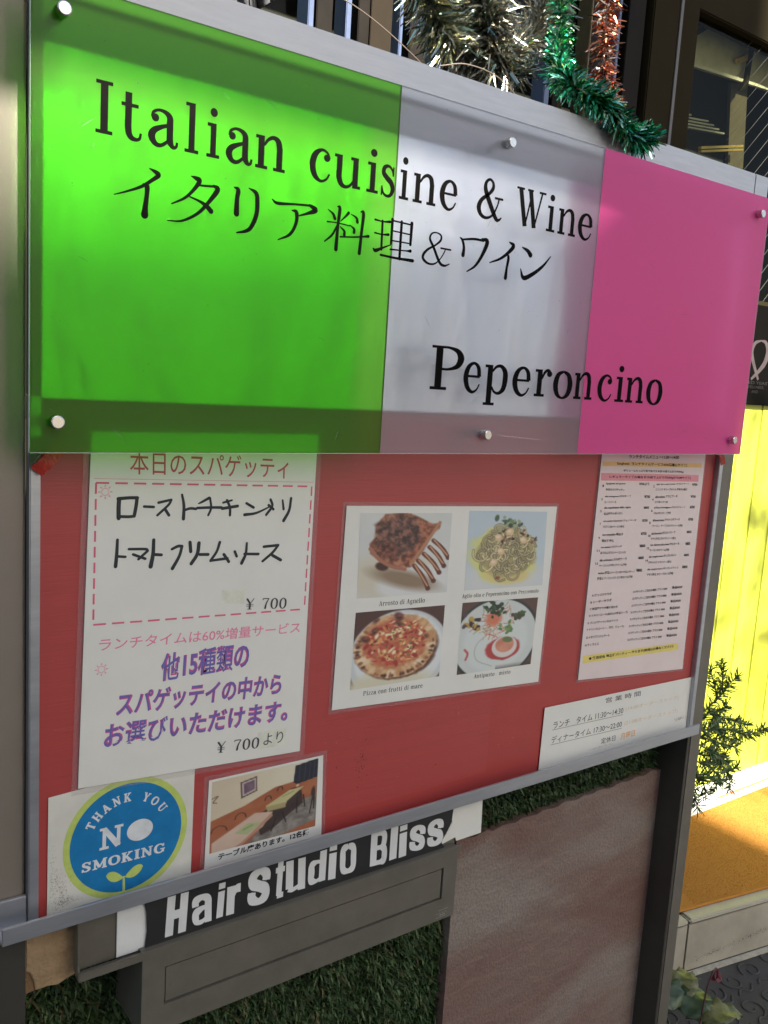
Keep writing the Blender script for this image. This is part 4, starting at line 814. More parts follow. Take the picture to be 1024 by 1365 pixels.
# stone slab
st = MB(); top = []
n = 40
for i in range(n+1):
    x = .5100+(.9070-.5100)*i/n; top.append((x, .850+.008*i/n+.0016*math.sin(i*1.7)+random.uniform(-.0012,.0012)))
st.prism([(.5100,.02)]+[(.9070,.02)]+top[::-1], .034, .052)
SM = bpy.data.materials.new('sandstone'); SM.use_nodes = True; N = SM.node_tree.nodes; L = SM.node_tree.links; b = N['Principled BSDF']; b.inputs['Roughness'].default_value = .72
tc = N.new('ShaderNodeTexCoord'); mp = N.new('ShaderNodeMapping'); mp.inputs['Rotation'].default_value = (0, math.radians(22), 0); mp.inputs['Scale'].default_value = (2.6, 3, 7); L.new(tc.outputs['Object'], mp.inputs[0])
n1 = N.new('ShaderNodeTexNoise'); n1.inputs['Scale'].default_value = 1.3; n1.inputs['Detail'].default_value = 5; n1.inputs['Distortion'].default_value = .6; L.new(mp.outputs[0], n1.inputs[0])
r1 = N.new('ShaderNodeValToRGB'); e = r1.color_ramp.elements; e[0].position = .36; e[0].color = (.150,.080,.062,1); e[1].position = .64; e[1].color = (.215,.175,.145,1); q = e.new(.5); q.color = (.175,.115,.092,1)
L.new(n1.outputs[0], r1.inputs[0])
n2 = N.new('ShaderNodeTexNoise'); n2.inputs['Scale'].default_value = 2.2; n2.inputs['Detail'].default_value = 8; mp2 = N.new('ShaderNodeMapping'); mp2.inputs['Rotation'].default_value = (0, math.radians(16), 0); mp2.inputs['Scale'].default_value = (10, 10, 34); L.new(tc.outputs['Object'], mp2.inputs[0]); L.new(mp2.outputs[0], n2.inputs[0])
mx = N.new('ShaderNodeMixRGB'); mx.blend_type = 'OVERLAY'; mx.inputs[0].default_value = .18; L.new(r1.outputs[0], mx.inputs[1]); L.new(n2.outputs[0], mx.inputs[2]); L.new(mx.outputs[0], b.inputs['Base Color'])
n3 = N.new('ShaderNodeTexNoise'); n3.inputs['Scale'].default_value = 260; n3.inputs['Detail'].default_value = 6; L.new(tc.outputs['Object'], n3.inputs[0])
mx3 = N.new('ShaderNodeMixRGB'); mx3.blend_type = 'OVERLAY'; mx3.inputs[0].default_value = .38; L.new(mx.outputs[0], mx3.inputs[1]); L.new(n3.outputs[0], mx3.inputs[2])
wv = N.new('ShaderNodeTexWave'); wv.inputs['Scale'].default_value = 2.0; wv.inputs['Distortion'].default_value = 14; wv.inputs['Detail'].default_value = 4; wv.inputs['Detail Scale'].default_value = 1.6; wv.bands_direction = 'Z'; mp4 = N.new('ShaderNodeMapping'); mp4.inputs['Rotation'].default_value = (0, math.radians(18), 0); mp4.inputs['Scale'].default_value = (1.2,1,5); L.new(tc.outputs['Object'], mp4.inputs[0]); L.new(mp4.outputs[0], wv.inputs[0])
wr_ = N.new('ShaderNodeValToRGB'); wr_.color_ramp.elements[0].position = .0; wr_.color_ramp.elements[0].color = (1,1,1,1); wr_.color_ramp.elements[1].position = .035; wr_.color_ramp.elements[1].color = (0,0,0,1); L.new(wv.outputs[0], wr_.inputs[0])
vf = N.new('ShaderNodeMath'); vf.operation = 'MULTIPLY'; vf.inputs[1].default_value = .13; L.new(wr_.outputs[0], vf.inputs[0])
mx4 = N.new('ShaderNodeMixRGB'); L.new(vf.outputs[0], mx4.inputs[0]); L.new(mx3.outputs[0], mx4.inputs[1]); mx4.inputs[2].default_value = (.34,.25,.19,1); L.new(mx4.outputs[0], b.inputs['Base Color'])
ad = N.new('ShaderNodeMath'); ad.operation = 'ADD'; L.new(n2.outputs[0], ad.inputs[0]); L.new(n3.outputs[0], ad.inputs[1])
bp = N.new('ShaderNodeBump'); bp.inputs['Strength'].default_value = .6; bp.inputs['Distance'].default_value = .0025; L.new(ad.outputs[0], bp.inputs['Height']); L.new(bp.outputs[0], b.inputs['Normal'])
tag(st.build('stone_slab', SM), 'reddish brown sandstone slab with slanting bands, right of the mailbox', 'stone slab')
# artificial turf
def turf(x0, x1, z0, z1, n, ylo, mb_, hole=None, lean=0, seed=1):
    r = random.Random(seed)
    for i in range(n):
        x, z = r.uniform(x0,x1), r.uniform(z0,z1); L = r.uniform(.009,.021); w = r.uniform(.0007,.0016); a = r.uniform(0,6.283)
        d = Vector((math.cos(a)*.7, -r.uniform(.35,1.), math.sin(a)*.7-.25)).normalized(); sd = Vector((math.cos(a+1.57), 0, math.sin(a+1.57)))*w
        p0 = Vector((x, ylo, z)); p1 = p0+d*L*.55; p2 = p1+(d+Vector((0,.2,-.35))).normalized()*L*.45
        k = r.uniform(.5,1.25); c = (.028*k, .060*k, .016*k) if r.random() < .68 else ((.095*k,.15*k,.060*k) if r.random() < .8 else (.10*k,.085*k,.035*k))
        mb_.quad(p0-sd, p0+sd, p1+sd, p1-sd, c=c); mb_.quad(p1-sd, p1+sd, p2, c=c)
tf_ = thing('artificial_turf', 'dark green artificial grass mat hung behind the mailbox and stone slab', 'artificial grass', (.45, .06, .02))
m = MB(); turf(-.02,.530,.55,.90,26000,.052,m,seed=2); turf(.49,.905,.845,.935,9000,.050,m,seed=3)
P_(tag(m.build('grass_blades', mat('turf_blade', (1,1,1), .6, attr=True, spec=.3)), kind='stuff'), tf_)
bx('mat_backing', mat('turf_back', (.008,.014,.006), .9, 0, .3, 100), tf_, -.03, .907, .0535, .060, .02, .938, .0005)
# red tape ends
TAPE = mat('red_plastic', (.42,.03,.015), .35, 0, .3, 120, .3, 300)
m = MB(); pts = cr([(.003,-.010,1.3145),(.010,-.0125,1.3215),(.020,-.012,1.3330),(.028,-.010,1.3470)],5)
for i in range(len(pts)-1):
    a, b = pts[i], pts[i+1]; wd = .0055+.0005*math.sin(i*2.1)
    m.quad((a[0]-.0035,a[1],a[2]+wd*.6),(a[0]+.0040,a[1]-.002,a[2]-wd*.6),(b[0]+.0040,b[1]-.002,b[2]-wd*.6),(b[0]-.0035,b[1],b[2]+wd*.6))
rt = tag(m.build('red_ribbon', TAPE), 'short red ribbon end poking out below the green sheet at the left frame', 'ribbon')
mod = rt.modifiers.new('s','SOLIDIFY'); mod.thickness = .0008
m = MB()
m.quad((-.001,-.0095,1.3175),(.006,-.0100,1.3270),(.017,-.0115,1.3400),(.011,-.010,1.3420),(-.001,-.009,1.3400)); lf = m.build('green_edge', mat('ribbon_green', (.035,.05,.02), .6, 0, .3, 100), rt)
m = MB(); pts = cr([(.8905,-.010,1.3330),(.8960,-.012,1.3240),(.9020,-.011,1.3140)],5)
for i in range(len(pts)-1):
    a, b = pts[i], pts[i+1]; m.quad((a[0]-.003,a[1],a[2]),(a[0]+.004,a[1]-.002,a[2]+.003),(b[0]+.004,b[1]-.002,b[2]+.003),(b[0]-.003,b[1],b[2]))
rt2 = tag(m.build('red_ribbon', TAPE), 'small red ribbon tip showing below the pink sheet at the right frame', 'ribbon'); mod = rt2.modifiers.new('s','SOLIDIFY'); mod.thickness = .0008

# ================= RIGHT SIDE: STEP, MAT, YELLOW BOARDS =================
YW = .83
TILE = mat('step_tile', (.33,.30,.23), .5, 0, .12, 9, .12, 60, col2=(.42,.39,.31))
stp = thing('tiled_step', 'beige tiled porch step with dark joints behind the right post', 'step', (1.8, .42, 0))
ang = math.atan2(-.055,.31)
def onstep(x, d, z): return (1.62+x*math.cos(ang)-d*math.sin(ang), .425+x*math.sin(ang)+d*math.cos(ang), z)
def sbox(name, mt, x0, x1, d0, d1, z0, z1, bev=.002, par=None):
    m = MB(); m.box(x0, x1, d0, d1, z0, z1); o = m.build(name, mt, None, bev=bev); 
    for v in o.data.vertices: v.co = Vector(onstep(*v.co))
    return P_(o, par) if par else o
GROUT = mat('grout', (.13,.115,.085), .9, 0, .2, 60, .4, 300)
sbox('step_core', GROUT, -1.2, 1.6, .0035, .62, .004, .136, .0005, stp)
tx0 = [-.30, .033, .355, .677, 1.0]
for i in range(4):
    sbox('riser_tile', TILE, tx0[i]+.0025, tx0[i+1]-.0025, 0, .003, .010, .134, .0006, stp)
    sbox('edge_tile', mat('step_tile_edge', (.43,.40,.31), .45, 0, .1, 12, .1, 80), tx0[i]+.0025, tx0[i+1]-.0025, -.004, .034, .137, .150, .005, stp)
sbox('base_strip', mat('base_mortar', (.40,.38,.31), .8, 0, .25, 40, .4, 200), -.32, 1.0, -.014, -.001, .0, .010, .002, stp)
k = MB(); r = random.Random(9)
for i in range(420):
    x = r.choice([.08,.115,.14,.19,.23,.26,.29,.32])+r.gauss(0,.012); z = .034+.030*(x-.06)/.3+r.gauss(0,.0045); s_ = r.uniform(.0004,.0016)
    k.quad(*[onstep(x+s_*1.4*math.cos(a), -.0004-1e-6*i, z+s_*.8*math.sin(a)) for a in (0,1.05,2.1,3.14,4.2,5.2)])
P_(k.build('dirt_stain', film('dirt_film', .22, .6, (.06,.05,.035)), None), stp)
MATM = mat('orange_mat_fibre', (.47,.215,.045), .95, 0, .28, 380, .5, 900, spec=.1)
m = MB(); m.prism([(0,0),(1,0),(1,1),(0,1)], 0, 1)
mo = MB(); q = [onstep(-.6,.030,.150), onstep(1.5,.030,.150), (3.3,.735,.150), (1.2,.735,.150)]
n0 = [(x, y, .1505) for x, y, z in q]+[(x, y, .158) for x, y, z in q]
mo.v = n0; mo.f = [(4,5,6,7),(0,1,5,4),(1,2,6,5),(2,3,7,6),(3,0,4,7)]; mo.c = [None]*5
mt_ = tag(mo.build('entrance_mat', MATM), 'large orange coir entrance mat, half of it in bright sun', 'door mat')
mp_ = MB(); r = random.Random(4)                       # mat pile tufts near the eye
for i in range(40000):
    u, v = r.random(), r.random(); a = Vector(n0[4]).lerp(Vector(n0[5]), .32+u*.5); b_ = Vector(n0[7]).lerp(Vector(n0[6]), .32+u*.5); p = a.lerp(b_, v); p.z = .158
    an = r.uniform(0,6.28); s_ = Vector((math.cos(an), math.sin(an), 0))*.0007; tp_ = p+Vector((r.gauss(0,.0008), r.gauss(0,.0008), r.uniform(.0008,.002))); mp_.quad(p-s_, p+s_, tp_)
pl = tag(mp_.build('mat_pile', MATM, mt_), kind='stuff')
m = MB(); m.box(1.2, 3.6, .74, YW+.05, .0, .150); tag(m.build('porch_floor', mat('porch_stone', (.55,.53,.48), .6, 0, .08, 10)), kind='structure')
th = thing('door_threshold', 'white metal threshold strip along the foot of the yellow boards', 'threshold', (2.5, .8, .15))
bx('sill', mat('sill_white', (.72,.72,.70), .4, 0, .05, 20), th, 1.2, 3.6, .775, YW+.03, .1505, .172, .002)
bx('orange_seal', mat('seal_orange', (.55,.22,.05), .6), th, 2.30, 2.655, .769, .7745, .1535, .1575, .001)
YEL = mat('yellow_board_paint', (.34,.39,.018), .5, 0, .12, 3, .05, 90, stretch=(3,3,.6), col2=(.46,.50,.05))
yw = thing('yellow_board_wall', 'bright yellow vertical board panelling in full sun behind the sign', 'panelling', (2.6, YW, .17))
xs = [2.04+.1135*i for i in range(13)]
for a, b in zip(xs[:-1], xs[1:]):
    bx('board', YEL, yw, a+.0018, b-.0018, YW, YW+.012, .173, 1.4200, .0025)
bx('backer', mat('backer_olive', (.05,.045,.005), .9), yw, 2.03, 3.45, YW+.0125, YW+.02, .172, 1.4190, .001)
bk_ = thing('black_signboard', 'black signboard with a grey-pink ribbon loop emblem above the yellow boards', 'signboard', (2.5, YW-.02, 1.395))
bx('panel', mat('black_panel', (.003,.0027,.0023), .7, 0, .2, 12, spec=.02), bk_, 1.98, 3.3, YW-.022, YW-.004, 1.395, 1.686, .002)
rb = Ink(YW-.0225)
rb.stroke([(2.292,1.585,.004),(2.318,1.580,.012),(2.333,1.556,.018),(2.326,1.524,.019),(2.300,1.497,.014),(2.262,1.470,.008)], n=8)
rb.stroke([(2.292,1.585,.004),(2.262,1.575,.012),(2.250,1.55,.016),(2.264,1.520,.014),(2.300,1.470,.009)], n=8)
P_(rb.build('ribbon_emblem', mat('emblem', (.040,.028,.028), .5, 0, .3, 30), None), bk_)
rb = Ink(YW-.0228)
rb.text('RED YEAST', (2236,1456), (2366,1456), (2236,1465)); rb.text('WELLNESS,', (2240,1443), (2336,1443), (2240,1452)); rb.text('AND', (2272,1430), (2306,1430), (2272,1439))
P_(rb.build('small_lettering', mat('emblem_text', (.022,.020,.019), .5, spec=.1), None), bk_)

# ================= SHOPFRONT BEHIND =================
sf = thing('shopfront', 'dark brown metal shopfront with tall mullions and wired glass behind the sign', 'shopfront', (1.5, YW, 1.4))
bx('frame_post', mat('shopfront_brown', (.020,.016,.008), .7, .0, .15, 6, spec=.03), sf, 1.758, 1.845, YW-.02, YW+.05, 1.30, 3.2, .003)
bx('frame_post', MATS['shopfront_brown'], sf, 1.648, 1.745, YW-.035, YW+.05, .172, 3.2, .003)
bx('light_trim', mat('trim_light', (.09,.08,.066), .4, .3), sf, 1.7455, 1.7575, YW-.037, YW+.02, .172, 3.2, .001)
bx('window_head', MATS['shopfront_brown'], sf, 1.846, 3.4, YW-.012, YW+.05, 2.385, 3.2, .003)
bx('window_sill', MATS['shopfront_brown'], sf, 1.846, 3.4, YW-.010, YW+.05, 1.640, 1.700, .003)
GLS = bpy.data.materials.new('window_glass'); GLS.use_nodes = True; N = GLS.node_tree.nodes; L = GLS.node_tree.links; N.clear()
out = N.new('ShaderNodeOutputMaterial'); tr = N.new('ShaderNodeBsdfTransparent'); tr.inputs[0].default_value = (.75,.76,.68,1); gl = N.new('ShaderNodeBsdfGlossy'); gl.inputs['Roughness'].default_value = .02; gl.inputs[0].default_value = (.22,.22,.2,1); fr = front_fresnel(N, L, 1.45)
mx = N.new('ShaderNodeMixShader'); L.new(fr.outputs[0], mx.inputs[0]); L.new(tr.outputs[0], mx.inputs[1]); L.new(gl.outputs[0], mx.inputs[2]); L.new(mx.outputs[0], out.inputs[0])
m = MB(); m.box(1.846, 3.38, YW+.012, YW+.016, 1.701, 2.384); P_(m.build('window_pane', GLS, None), sf)
wr = MB()
WIRE = mat('glass_wire', (.06,.06,.05), .5, .2)
for i in range(36):
    c = -1.2+.052*i
    x0 = 2.06
    for (dx, dz) in ((1, 1),):
        a = (1.846, c+1.7); p0 = [2.06, 1.70+c]; L_ = .7
        x1, z1 = 2.6, p0[1]+.65
        zz0, zz1 = max(1.702, p0[1]), min(2.384, z1)
        if zz1 > zz0: wr.tube([(p0[0]+(zz0-p0[1]), YW+.010, zz0), (p0[0]+(zz1-p0[1]), YW+.010, zz1)], .00055, 4, cap=False)
P_(tag(wr.build('wire_mesh', WIRE, None), kind='stuff'), sf)
# flat pieces behind the pane stand in for the roof reflected in it
rm = thing('room_and_reflection', 'dim shop room with flat pieces standing in for the roof reflected in the window', 'interior', (2.1, 1.2, 1.6))
YI = .92
def at(px, py, Y):                                   # photo pixel -> point on the plane y = Y (used for the window reflection only)
    d = (Rm.transposed() @ Vector((px-512, py-682.5, 1184.5))); o = Vector((-.18245,-.713,1.4)); t = (Y-o.y)/d.y; p = o+d*t; return (p.x, p.z)
def ipoly(name, mt, pts, Y, th=.01):
    m = MB(); m.prism([at(x, y, Y) for x, y in pts][::-1], Y, Y+th); return P_(m.build(name, mt, None), rm)
PB = mat('reflected_roof_pale', (.62,.58,.42), .8, 0, .12, 30)
ipoly('blind', PB, [(922,44),(954,30),(1040,58),(1040,122),(918,82)], YI)
ipoly('reflected_roof_edge', mat('reflected_edge_white', (.62,.60,.50), .6), [(918,82),(1040,121),(1040,125),(917,86)], YI-.012)
ipoly('reflected_beam', MATS['shopfront_brown'], [(924,12),(1040,44),(1040,52),(924,16)], YI-.02)
ipoly('reflected_beam', MATS['shopfront_brown'], [(918,48),(955,26),(958,29),(918,55)], YI-.02)
ipoly('blind_cord', MATS['shopfront_brown'], [(1006,42),(1009,44),(998,112),(992,120),(988,120),(995,104)], YI-.02)
for i in range(5):
    ipoly('reflected_slat', mat('reflected_slat_pale', (.40,.40,.33), .5), [(910,150+4.2*i),(938+7*i if i else 922,150+4.2*i+(28+7*i)*.18*(1 if i else .4)),(938+7*i if i else 922,152.2+4.2*i+(28+7*i)*.18*(1 if i else .4)),(910,152.4+4.2*i)], YI)
ipoly('reflected_gold_bar', mat('reflected_gold', (.62,.42,.12), .35, .6), [(935,195),(991,193),(991,196),(935,198.5)], YI-.02)
ipoly('reflected_gold_bar', MATS['reflected_gold'], [(935,200),(991,198),(991,200.5),(935,203)], YI-.02)
ipoly('reflected_glint', MATS['reflected_gold'], [(983,78),(1002,70),(1001,80),(985,84)], YI-.015)
ipoly('reflected_column', mat('reflected_column_brown', (.075,.06,.035), .6), [(975,110),(997,112),(990,235),(970,225)], YI+.02)
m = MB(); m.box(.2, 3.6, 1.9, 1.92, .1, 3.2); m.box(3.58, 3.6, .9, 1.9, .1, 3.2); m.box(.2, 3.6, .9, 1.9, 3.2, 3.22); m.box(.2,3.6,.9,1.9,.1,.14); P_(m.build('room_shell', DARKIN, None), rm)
# left run of mullions
bx('head_beam', MATS['shopfront_brown'], sf, -1.2, 1.647, YW-.01, YW+.05, 2.75, 3.2, .003)
bx('base_wall', MATS['shopfront_brown'], sf, -1.2, 1.647, YW-.01, YW+.05, .0, 1.3, .003)
m = MB(); m.box(-1.2, 1.647, YW+.014, YW+.018, 1.301, 2.749); P_(m.build('window_pane', GLS, None), sf)
BLU = mat('sky_reflection_blue', (.075,.10,.17), .35, .2, .15, 20)  # sky reflection on the mullion edges, put in as blue colour
GOLD = mat('brass_strip', (.14,.10,.05), .3, .7, .2, 20)
MUL = mat('mullion_dark', (.010,.008,.006), .6, 0, .4, 9, spec=.08)
for x, w_, mt_x, dy in ((.575,.055,MUL,-.02),(.700,.012,BLU,-.03),(.735,.035,MUL,-.02),(.782,.012,BLU,-.03),(.835,.050,MUL,-.02),(.905,.008,BLU,-.03),(.955,.042,MUL,-.02),(1.005,.010,BLU,-.03),(1.055,.035,MUL,-.02),(1.19,.050,MUL,-.02),(1.315,.017,BLU,-.03),(1.352,.018,MUL,-.02),(1.440,.006,GOLD,-.03),(1.478,.055,MUL,-.02),(1.535,.010,BLU,-.03),(1.60,.06,MUL,-.025)):
    bx('mullion', mt_x, sf, x-w_/2, x+w_/2, YW+dy, YW+.013, 1.302, 2.748, .0015)
CARD = mat('grey_card', (.11,.10,.09), .7, 0, .12, 10)
bx('grey_panel', CARD, sf, 1.375, 1.428, YW+.03, YW+.04, 1.5, 2.185, .001)
bx('tan_panel', mat('tan_card', (.022,.016,.010), .8, spec=.1), sf, .835, .885, YW-.026, YW-.021, 1.5, 2.5, .001)
# fabric at upper left
m = MB(); n = 14
for i in range(n):
    a0, a1 = i/n, (i+1)/n
    f = lambda t: (.28+.13*t, .30+.02*math.sin(t*16), 1.795+.10*t**1.5)
    p, q = f(a0), f(a1); m.quad(p, q, (q[0]-.02, q[1], q[2]+.16), (p[0]-.02, p[1], p[2]+.16))
cl = tag(m.build('grey_cloth', mat('cloth_grey', (.16,.16,.17), .8, 0, .1, 30, .3, 200), None, smooth=True), 'pleated light grey cloth just above the top rail at the upper left', 'cloth'); md = cl.modifiers.new('s','SOLIDIFY'); md.thickness = .002
# thin wires over the rail
for pts, lab in (([(.17,.10,1.72),(.25,.10,1.768),(.33,.10,1.775),(.42,.10,1.745),(.50,.10,1.70)], 'thin bare wire arching over the top rail left of the silver tinsel'),([(.44,.08,1.735),(.48,.08,1.746),(.53,.08,1.742),(.58,.08,1.715)], 'thin bare wire arching over the rail left of the green tinsel')):
    m = MB(); m.tube(cr(pts, 8), .0006, 6); tag(m.build('wire', mat('wire_brown', (.25,.20,.16), .4, .6), None), lab, 'wire')
# ================= TINSEL =================
def tinsel(name, label, path, rad, n, cols, seed, cordc=(.25,.25,.22), width=.0013):
    r = random.Random(seed); P = [Vector(p) for p in cr(path, 10)]; t = thing(name, label, 'tinsel garland', tuple(P[0]))
    m = MB(); L = len(P)-1
    for i in range(n):
        u = r.random()*L; k = min(int(u), L-1); f = u-k; p = P[k].lerp(P[k+1], f); tg = (P[k+1]-P[k]).normalized()
        a = Vector((r.gauss(0,1), r.gauss(0,1), r.gauss(0,1))); a = (a-tg*a.dot(tg)).normalized(); d = (a+tg*r.uniform(.1,.75)*(1 if r.random() < .8 else -1)).normalized()
        l = rad*r.uniform(.65,1.1); w_ = width*r.uniform(.6,1.3); s_ = d.cross(Vector((r.gauss(0,1), r.gauss(0,1), r.gauss(0,1)))).normalized()*w_
        p1 = p+d*l*.6; p2 = p1+(d+Vector((0,0,-.25))+.25*Vector((r.gauss(0,1),r.gauss(0,1),r.gauss(0,1)))).normalized()*l*.4
        c = r.choice(cols); k_ = r.uniform(.6,1.2); c = tuple(v*k_ for v in c)
        m.quad(p-s_, p+s_, p1+s_, p1-s_, c=c); m.quad(p1-s_, p1+s_, p2+s_*.4, p2-s_*.4, c=c)
    P_(tag(m.build('foil_fringe', FOIL), kind='stuff'), t)
    m = MB(); m.tube([tuple(p) for p in P], .0012, 6); P_(m.build('cord', mat(name+'_cord', cordc, .4, .5), None), t)
    return t
FOIL = mat('foil', (1,1,1), .24, 1., attr=True)
tinsel('green_tinsel', 'green tinsel garland hanging down and trailing over the top rail above the pink sheet', [(.648,.12,2.00),(.640,.11,1.90),(.636,.10,1.83),(.612,.075,1.785),(.580,.04,1.752),(.560,.000,1.728),(.578,-.016,1.712),(.604,-.018,1.706),(.630,-.018,1.692),(.655,-.018,1.688),(.672,-.018,1.690)], .023, 1700, [(.03,.34,.14),(.06,.48,.26),(.02,.22,.10),(.22,.62,.42),(.45,.72,.60),(.30,.42,.20)], 3, (.2,.25,.1))
tinsel('silver_tinsel', 'silver tinsel garland bunched above the rail over the white sheet, looping round', [(.44,.17,1.98),(.47,.17,1.90),(.50,.17,1.84),(.545,.17,1.805),(.60,.16,1.803),(.640,.15,1.835),(.665,.15,1.88),(.675,.15,1.95)], .046, 1500, [(.62,.60,.54),(.75,.74,.70),(.40,.38,.32),(.30,.36,.34),(.55,.50,.38)], 4)
tinsel('silver_tinsel', 'second strand of silver tinsel hanging straight down behind the loop', [(.50,.14,1.99),(.53,.14,1.91),(.545,.14,1.85),(.555,.13,1.80),(.585,.12,1.765)], .050, 1500, [(.55,.52,.42),(.66,.64,.58),(.35,.32,.24),(.20,.30,.28)], 5)
tinsel('silver_tinsel', 'short silver tinsel tuft hanging left of the looped strand', [(.40,.16,1.97),(.445,.16,1.885),(.475,.15,1.83),(.505,.14,1.785)], .044, 1000, [(.50,.50,.40),(.62,.64,.60),(.20,.30,.26),(.45,.42,.22)], 8)
tinsel('copper_tinsel', 'sparse copper tinsel garland hanging vertically right of the green one', [(.880,.25,2.08),(.884,.25,2.00),(.880,.25,1.93),(.885,.25,1.87),(.900,.25,1.835),(.912,.25,1.80)], .030, 800, [(.65,.22,.10),(.50,.15,.08),(.75,.50,.38),(.42,.24,.16),(.70,.66,.62)], 6, (.35,.3,.3))
# ================= PLANTS =================
def rosemary():
    r = random.Random(12)
    t = thing('rosemary_bush', 'needle-leaved green shrub branching out behind the right post in front of the yellow boards', 'shrub', (1.30,.34,0))
    brs = [[(1.477,0.35,0.721),(1.53,0.35,0.745),(1.563,0.35,0.762),(1.587,0.35,0.78),(1.617,0.35,0.796)],[(1.53,0.34,0.762),(1.51,0.34,0.796),(1.49,0.34,0.831)],[(1.579,0.36,0.759),(1.571,0.36,0.799),(1.557,0.36,0.835)],[(1.452,0.33,0.701),(1.51,0.33,0.698),(1.576,0.33,0.682),(1.653,0.33,0.656),(1.697,0.33,0.656),(1.735,0.33,0.655)],[(1.535,0.35,0.722),(1.605,0.35,0.693),(1.683,0.35,0.666)],[(1.493,0.34,0.678),(1.551,0.34,0.655),(1.627,0.34,0.626)],[(1.509,0.36,0.628),(1.562,0.36,0.611),(1.615,0.36,0.577),(1.653,0.36,0.533),(1.653,0.36,0.509)],[(1.465,0.33,0.632),(1.508,0.33,0.612),(1.551,0.33,0.58),(1.54,0.33,0.54)],[(1.488,0.35,0.592),(1.53,0.35,0.562),(1.548,0.35,0.515)],[(1.575,0.34,0.579),(1.614,0.34,0.574),(1.646,0.34,0.578)],[(1.515,0.36,0.599),(1.512,0.36,0.542),(1.539,0.36,0.492)],[(1.493,0.33,0.649),(1.54,0.33,0.633),(1.583,0.33,0.602)],[(1.484,0.35,0.706),(1.516,0.35,0.725),(1.552,0.35,0.725),(1.588,0.35,0.73)],[(1.478,0.34,0.664),(1.517,0.34,0.645),(1.555,0.34,0.635)],[(1.498,0.36,0.664),(1.541,0.36,0.672),(1.582,0.36,0.699)],[(1.472,0.33,0.598),(1.524,0.33,0.581),(1.572,0.33,0.564)],[(1.542,0.35,0.684),(1.594,0.35,0.654),(1.655,0.35,0.637)],[(1.536,0.34,0.731),(1.521,0.34,0.717),(1.539,0.34,0.691)],[(1.536,0.36,0.605),(1.584,0.36,0.595),(1.619,0.36,0.605)]]
    m = MB()
    for b in brs:
        P = [Vector(p) for p in cr(b, 8)]; tb = MB(); tb.tube([tuple(p) for p in P], [.0016*(1-.75*i/len(P))+.0004 for i in range(len(P))], 6); P_(tb.build('branch', mat('twig', (.09,.09,.045), .8)), t)
        for i in range(len(P)-1):
            if i < 1: continue
            for q in range(int(900*(P[i+1]-P[i]).length)+2):
                f = r.random(); p = P[i].lerp(P[i+1], f); tg = (P[i+1]-P[i]).normalized(); a = Vector((r.gauss(0,1), r.gauss(0,1), r.gauss(0,1))); a = (a-tg*a.dot(tg)).normalized()
                d = (a+tg*r.uniform(.3,1.1)).normalized(); l = r.uniform(.012,.030); s_ = d.cross(Vector((r.gauss(0,1),r.gauss(0,1),r.gauss(0,1)))).normalized()*.0015
                k = r.uniform(.6,1.4); c = (.075*k,.140*k,.040*k) if r.random() < .7 else (.12*k,.16*k,.06*k)
                m.quad(p-s_*.5, p+s_*.5, p+d*l*.5+s_, p+d*l*.5-s_, c=c); m.quad(p+d*l*.5-s_, p+d*l*.5+s_, p+d*l, c=c)
    P_(tag(m.build('needles', mat('needle_leaf', (1,1,1), .45, attr=True)), kind='stuff'), t)
    tb = MB(); tb.tube([(1.26,.36,0),(1.27,.36,.3),(1.29,.36,.5),(1.31,.35,.66)], [.009,.007,.005,.003], 8); P_(tb.build('stem', MATS['twig']), t)
rosemary()
# cyclamen in lower right
def leaf(name, c, L, W, az, tilt, fold, mt, par, seed):
    r = random.Random(seed); m = MB(); n = 12; ce = []
    for i in range(n+1):
        t = i/n; w = W*math.sin(math.pi*min(1,t**.7))**.7; z = .25*L*math.sin(t*2.4)-.12*L*t; row = []
        for s_ in (-1,-.5,0,.5,1):
            x = t*L; y = s_*w*(1+.06*math.sin(i*2+seed)); zz = z+abs(s_)*w*fold+.006*math.sin(i*1.7+s_*3)*abs(s_)
            row.append((x*math.cos(az)-y*math.sin(az)+c[0], x*math.sin(az)+y*math.cos(az)+c[1], zz+x*math.tan(tilt)+c[2]))
        ce.append(row)
    for i in range(n):
        for j in range(4): m.quad(ce[i][j], ce[i+1][j], ce[i+1][j+1], ce[i][j+1])
    o = P_(m.build(name, mt, None, smooth=True), par); bmm = bmesh.new(); bmm.from_mesh(o.data); bmesh.ops.remove_doubles(bmm, verts=bmm.verts, dist=1e-6); bmm.to_mesh(o.data); bmm.free()
    md = o.modifiers.new('s','SOLIDIFY'); md.thickness = .0008; return o
LF = mat('cyclamen_leaf', (.030,.060,.026), .4, 0, .3, 45, .4, 60, col2=(.09,.13,.06)); LF2 = mat('yellowed_leaf', (.08,.10,.035), .45, 0, .2, 40, .4, 60, col2=(.24,.23,.10))
cy = thing('cyclamen', 'drooping cyclamen with one dark red flower at the foot of the right post', 'potted plant', (1.42,.25,0))
for i, (dx, dy, dz, L_, W_, az, ti, mt_l) in enumerate(((0,0,.09,.09,.035,.2,.1,LF),(-.02,.02,.10,.08,.035,1.1,.3,LF),(.03,-.02,.08,.10,.034,-.35,-.05,LF2),(-.05,.0,.09,.08,.035,2.4,.9,LF),(.02,.03,.10,.09,.030,.5,.12,LF2),(-.01,-.05,.06,.09,.04,-1.0,.0,LF),(.05,.02,.06,.08,.035,.0,-.2,LF),(-.07,-.01,.05,.08,.035,-2.6,.2,LF),(.03,-.05,.03,.08,.035,-.6,-.1,LF))):
    leaf('leaf', (1.385+dx,.235+dy,.03+dz), L_, W_, az, ti, .25, mt_l, cy, i)
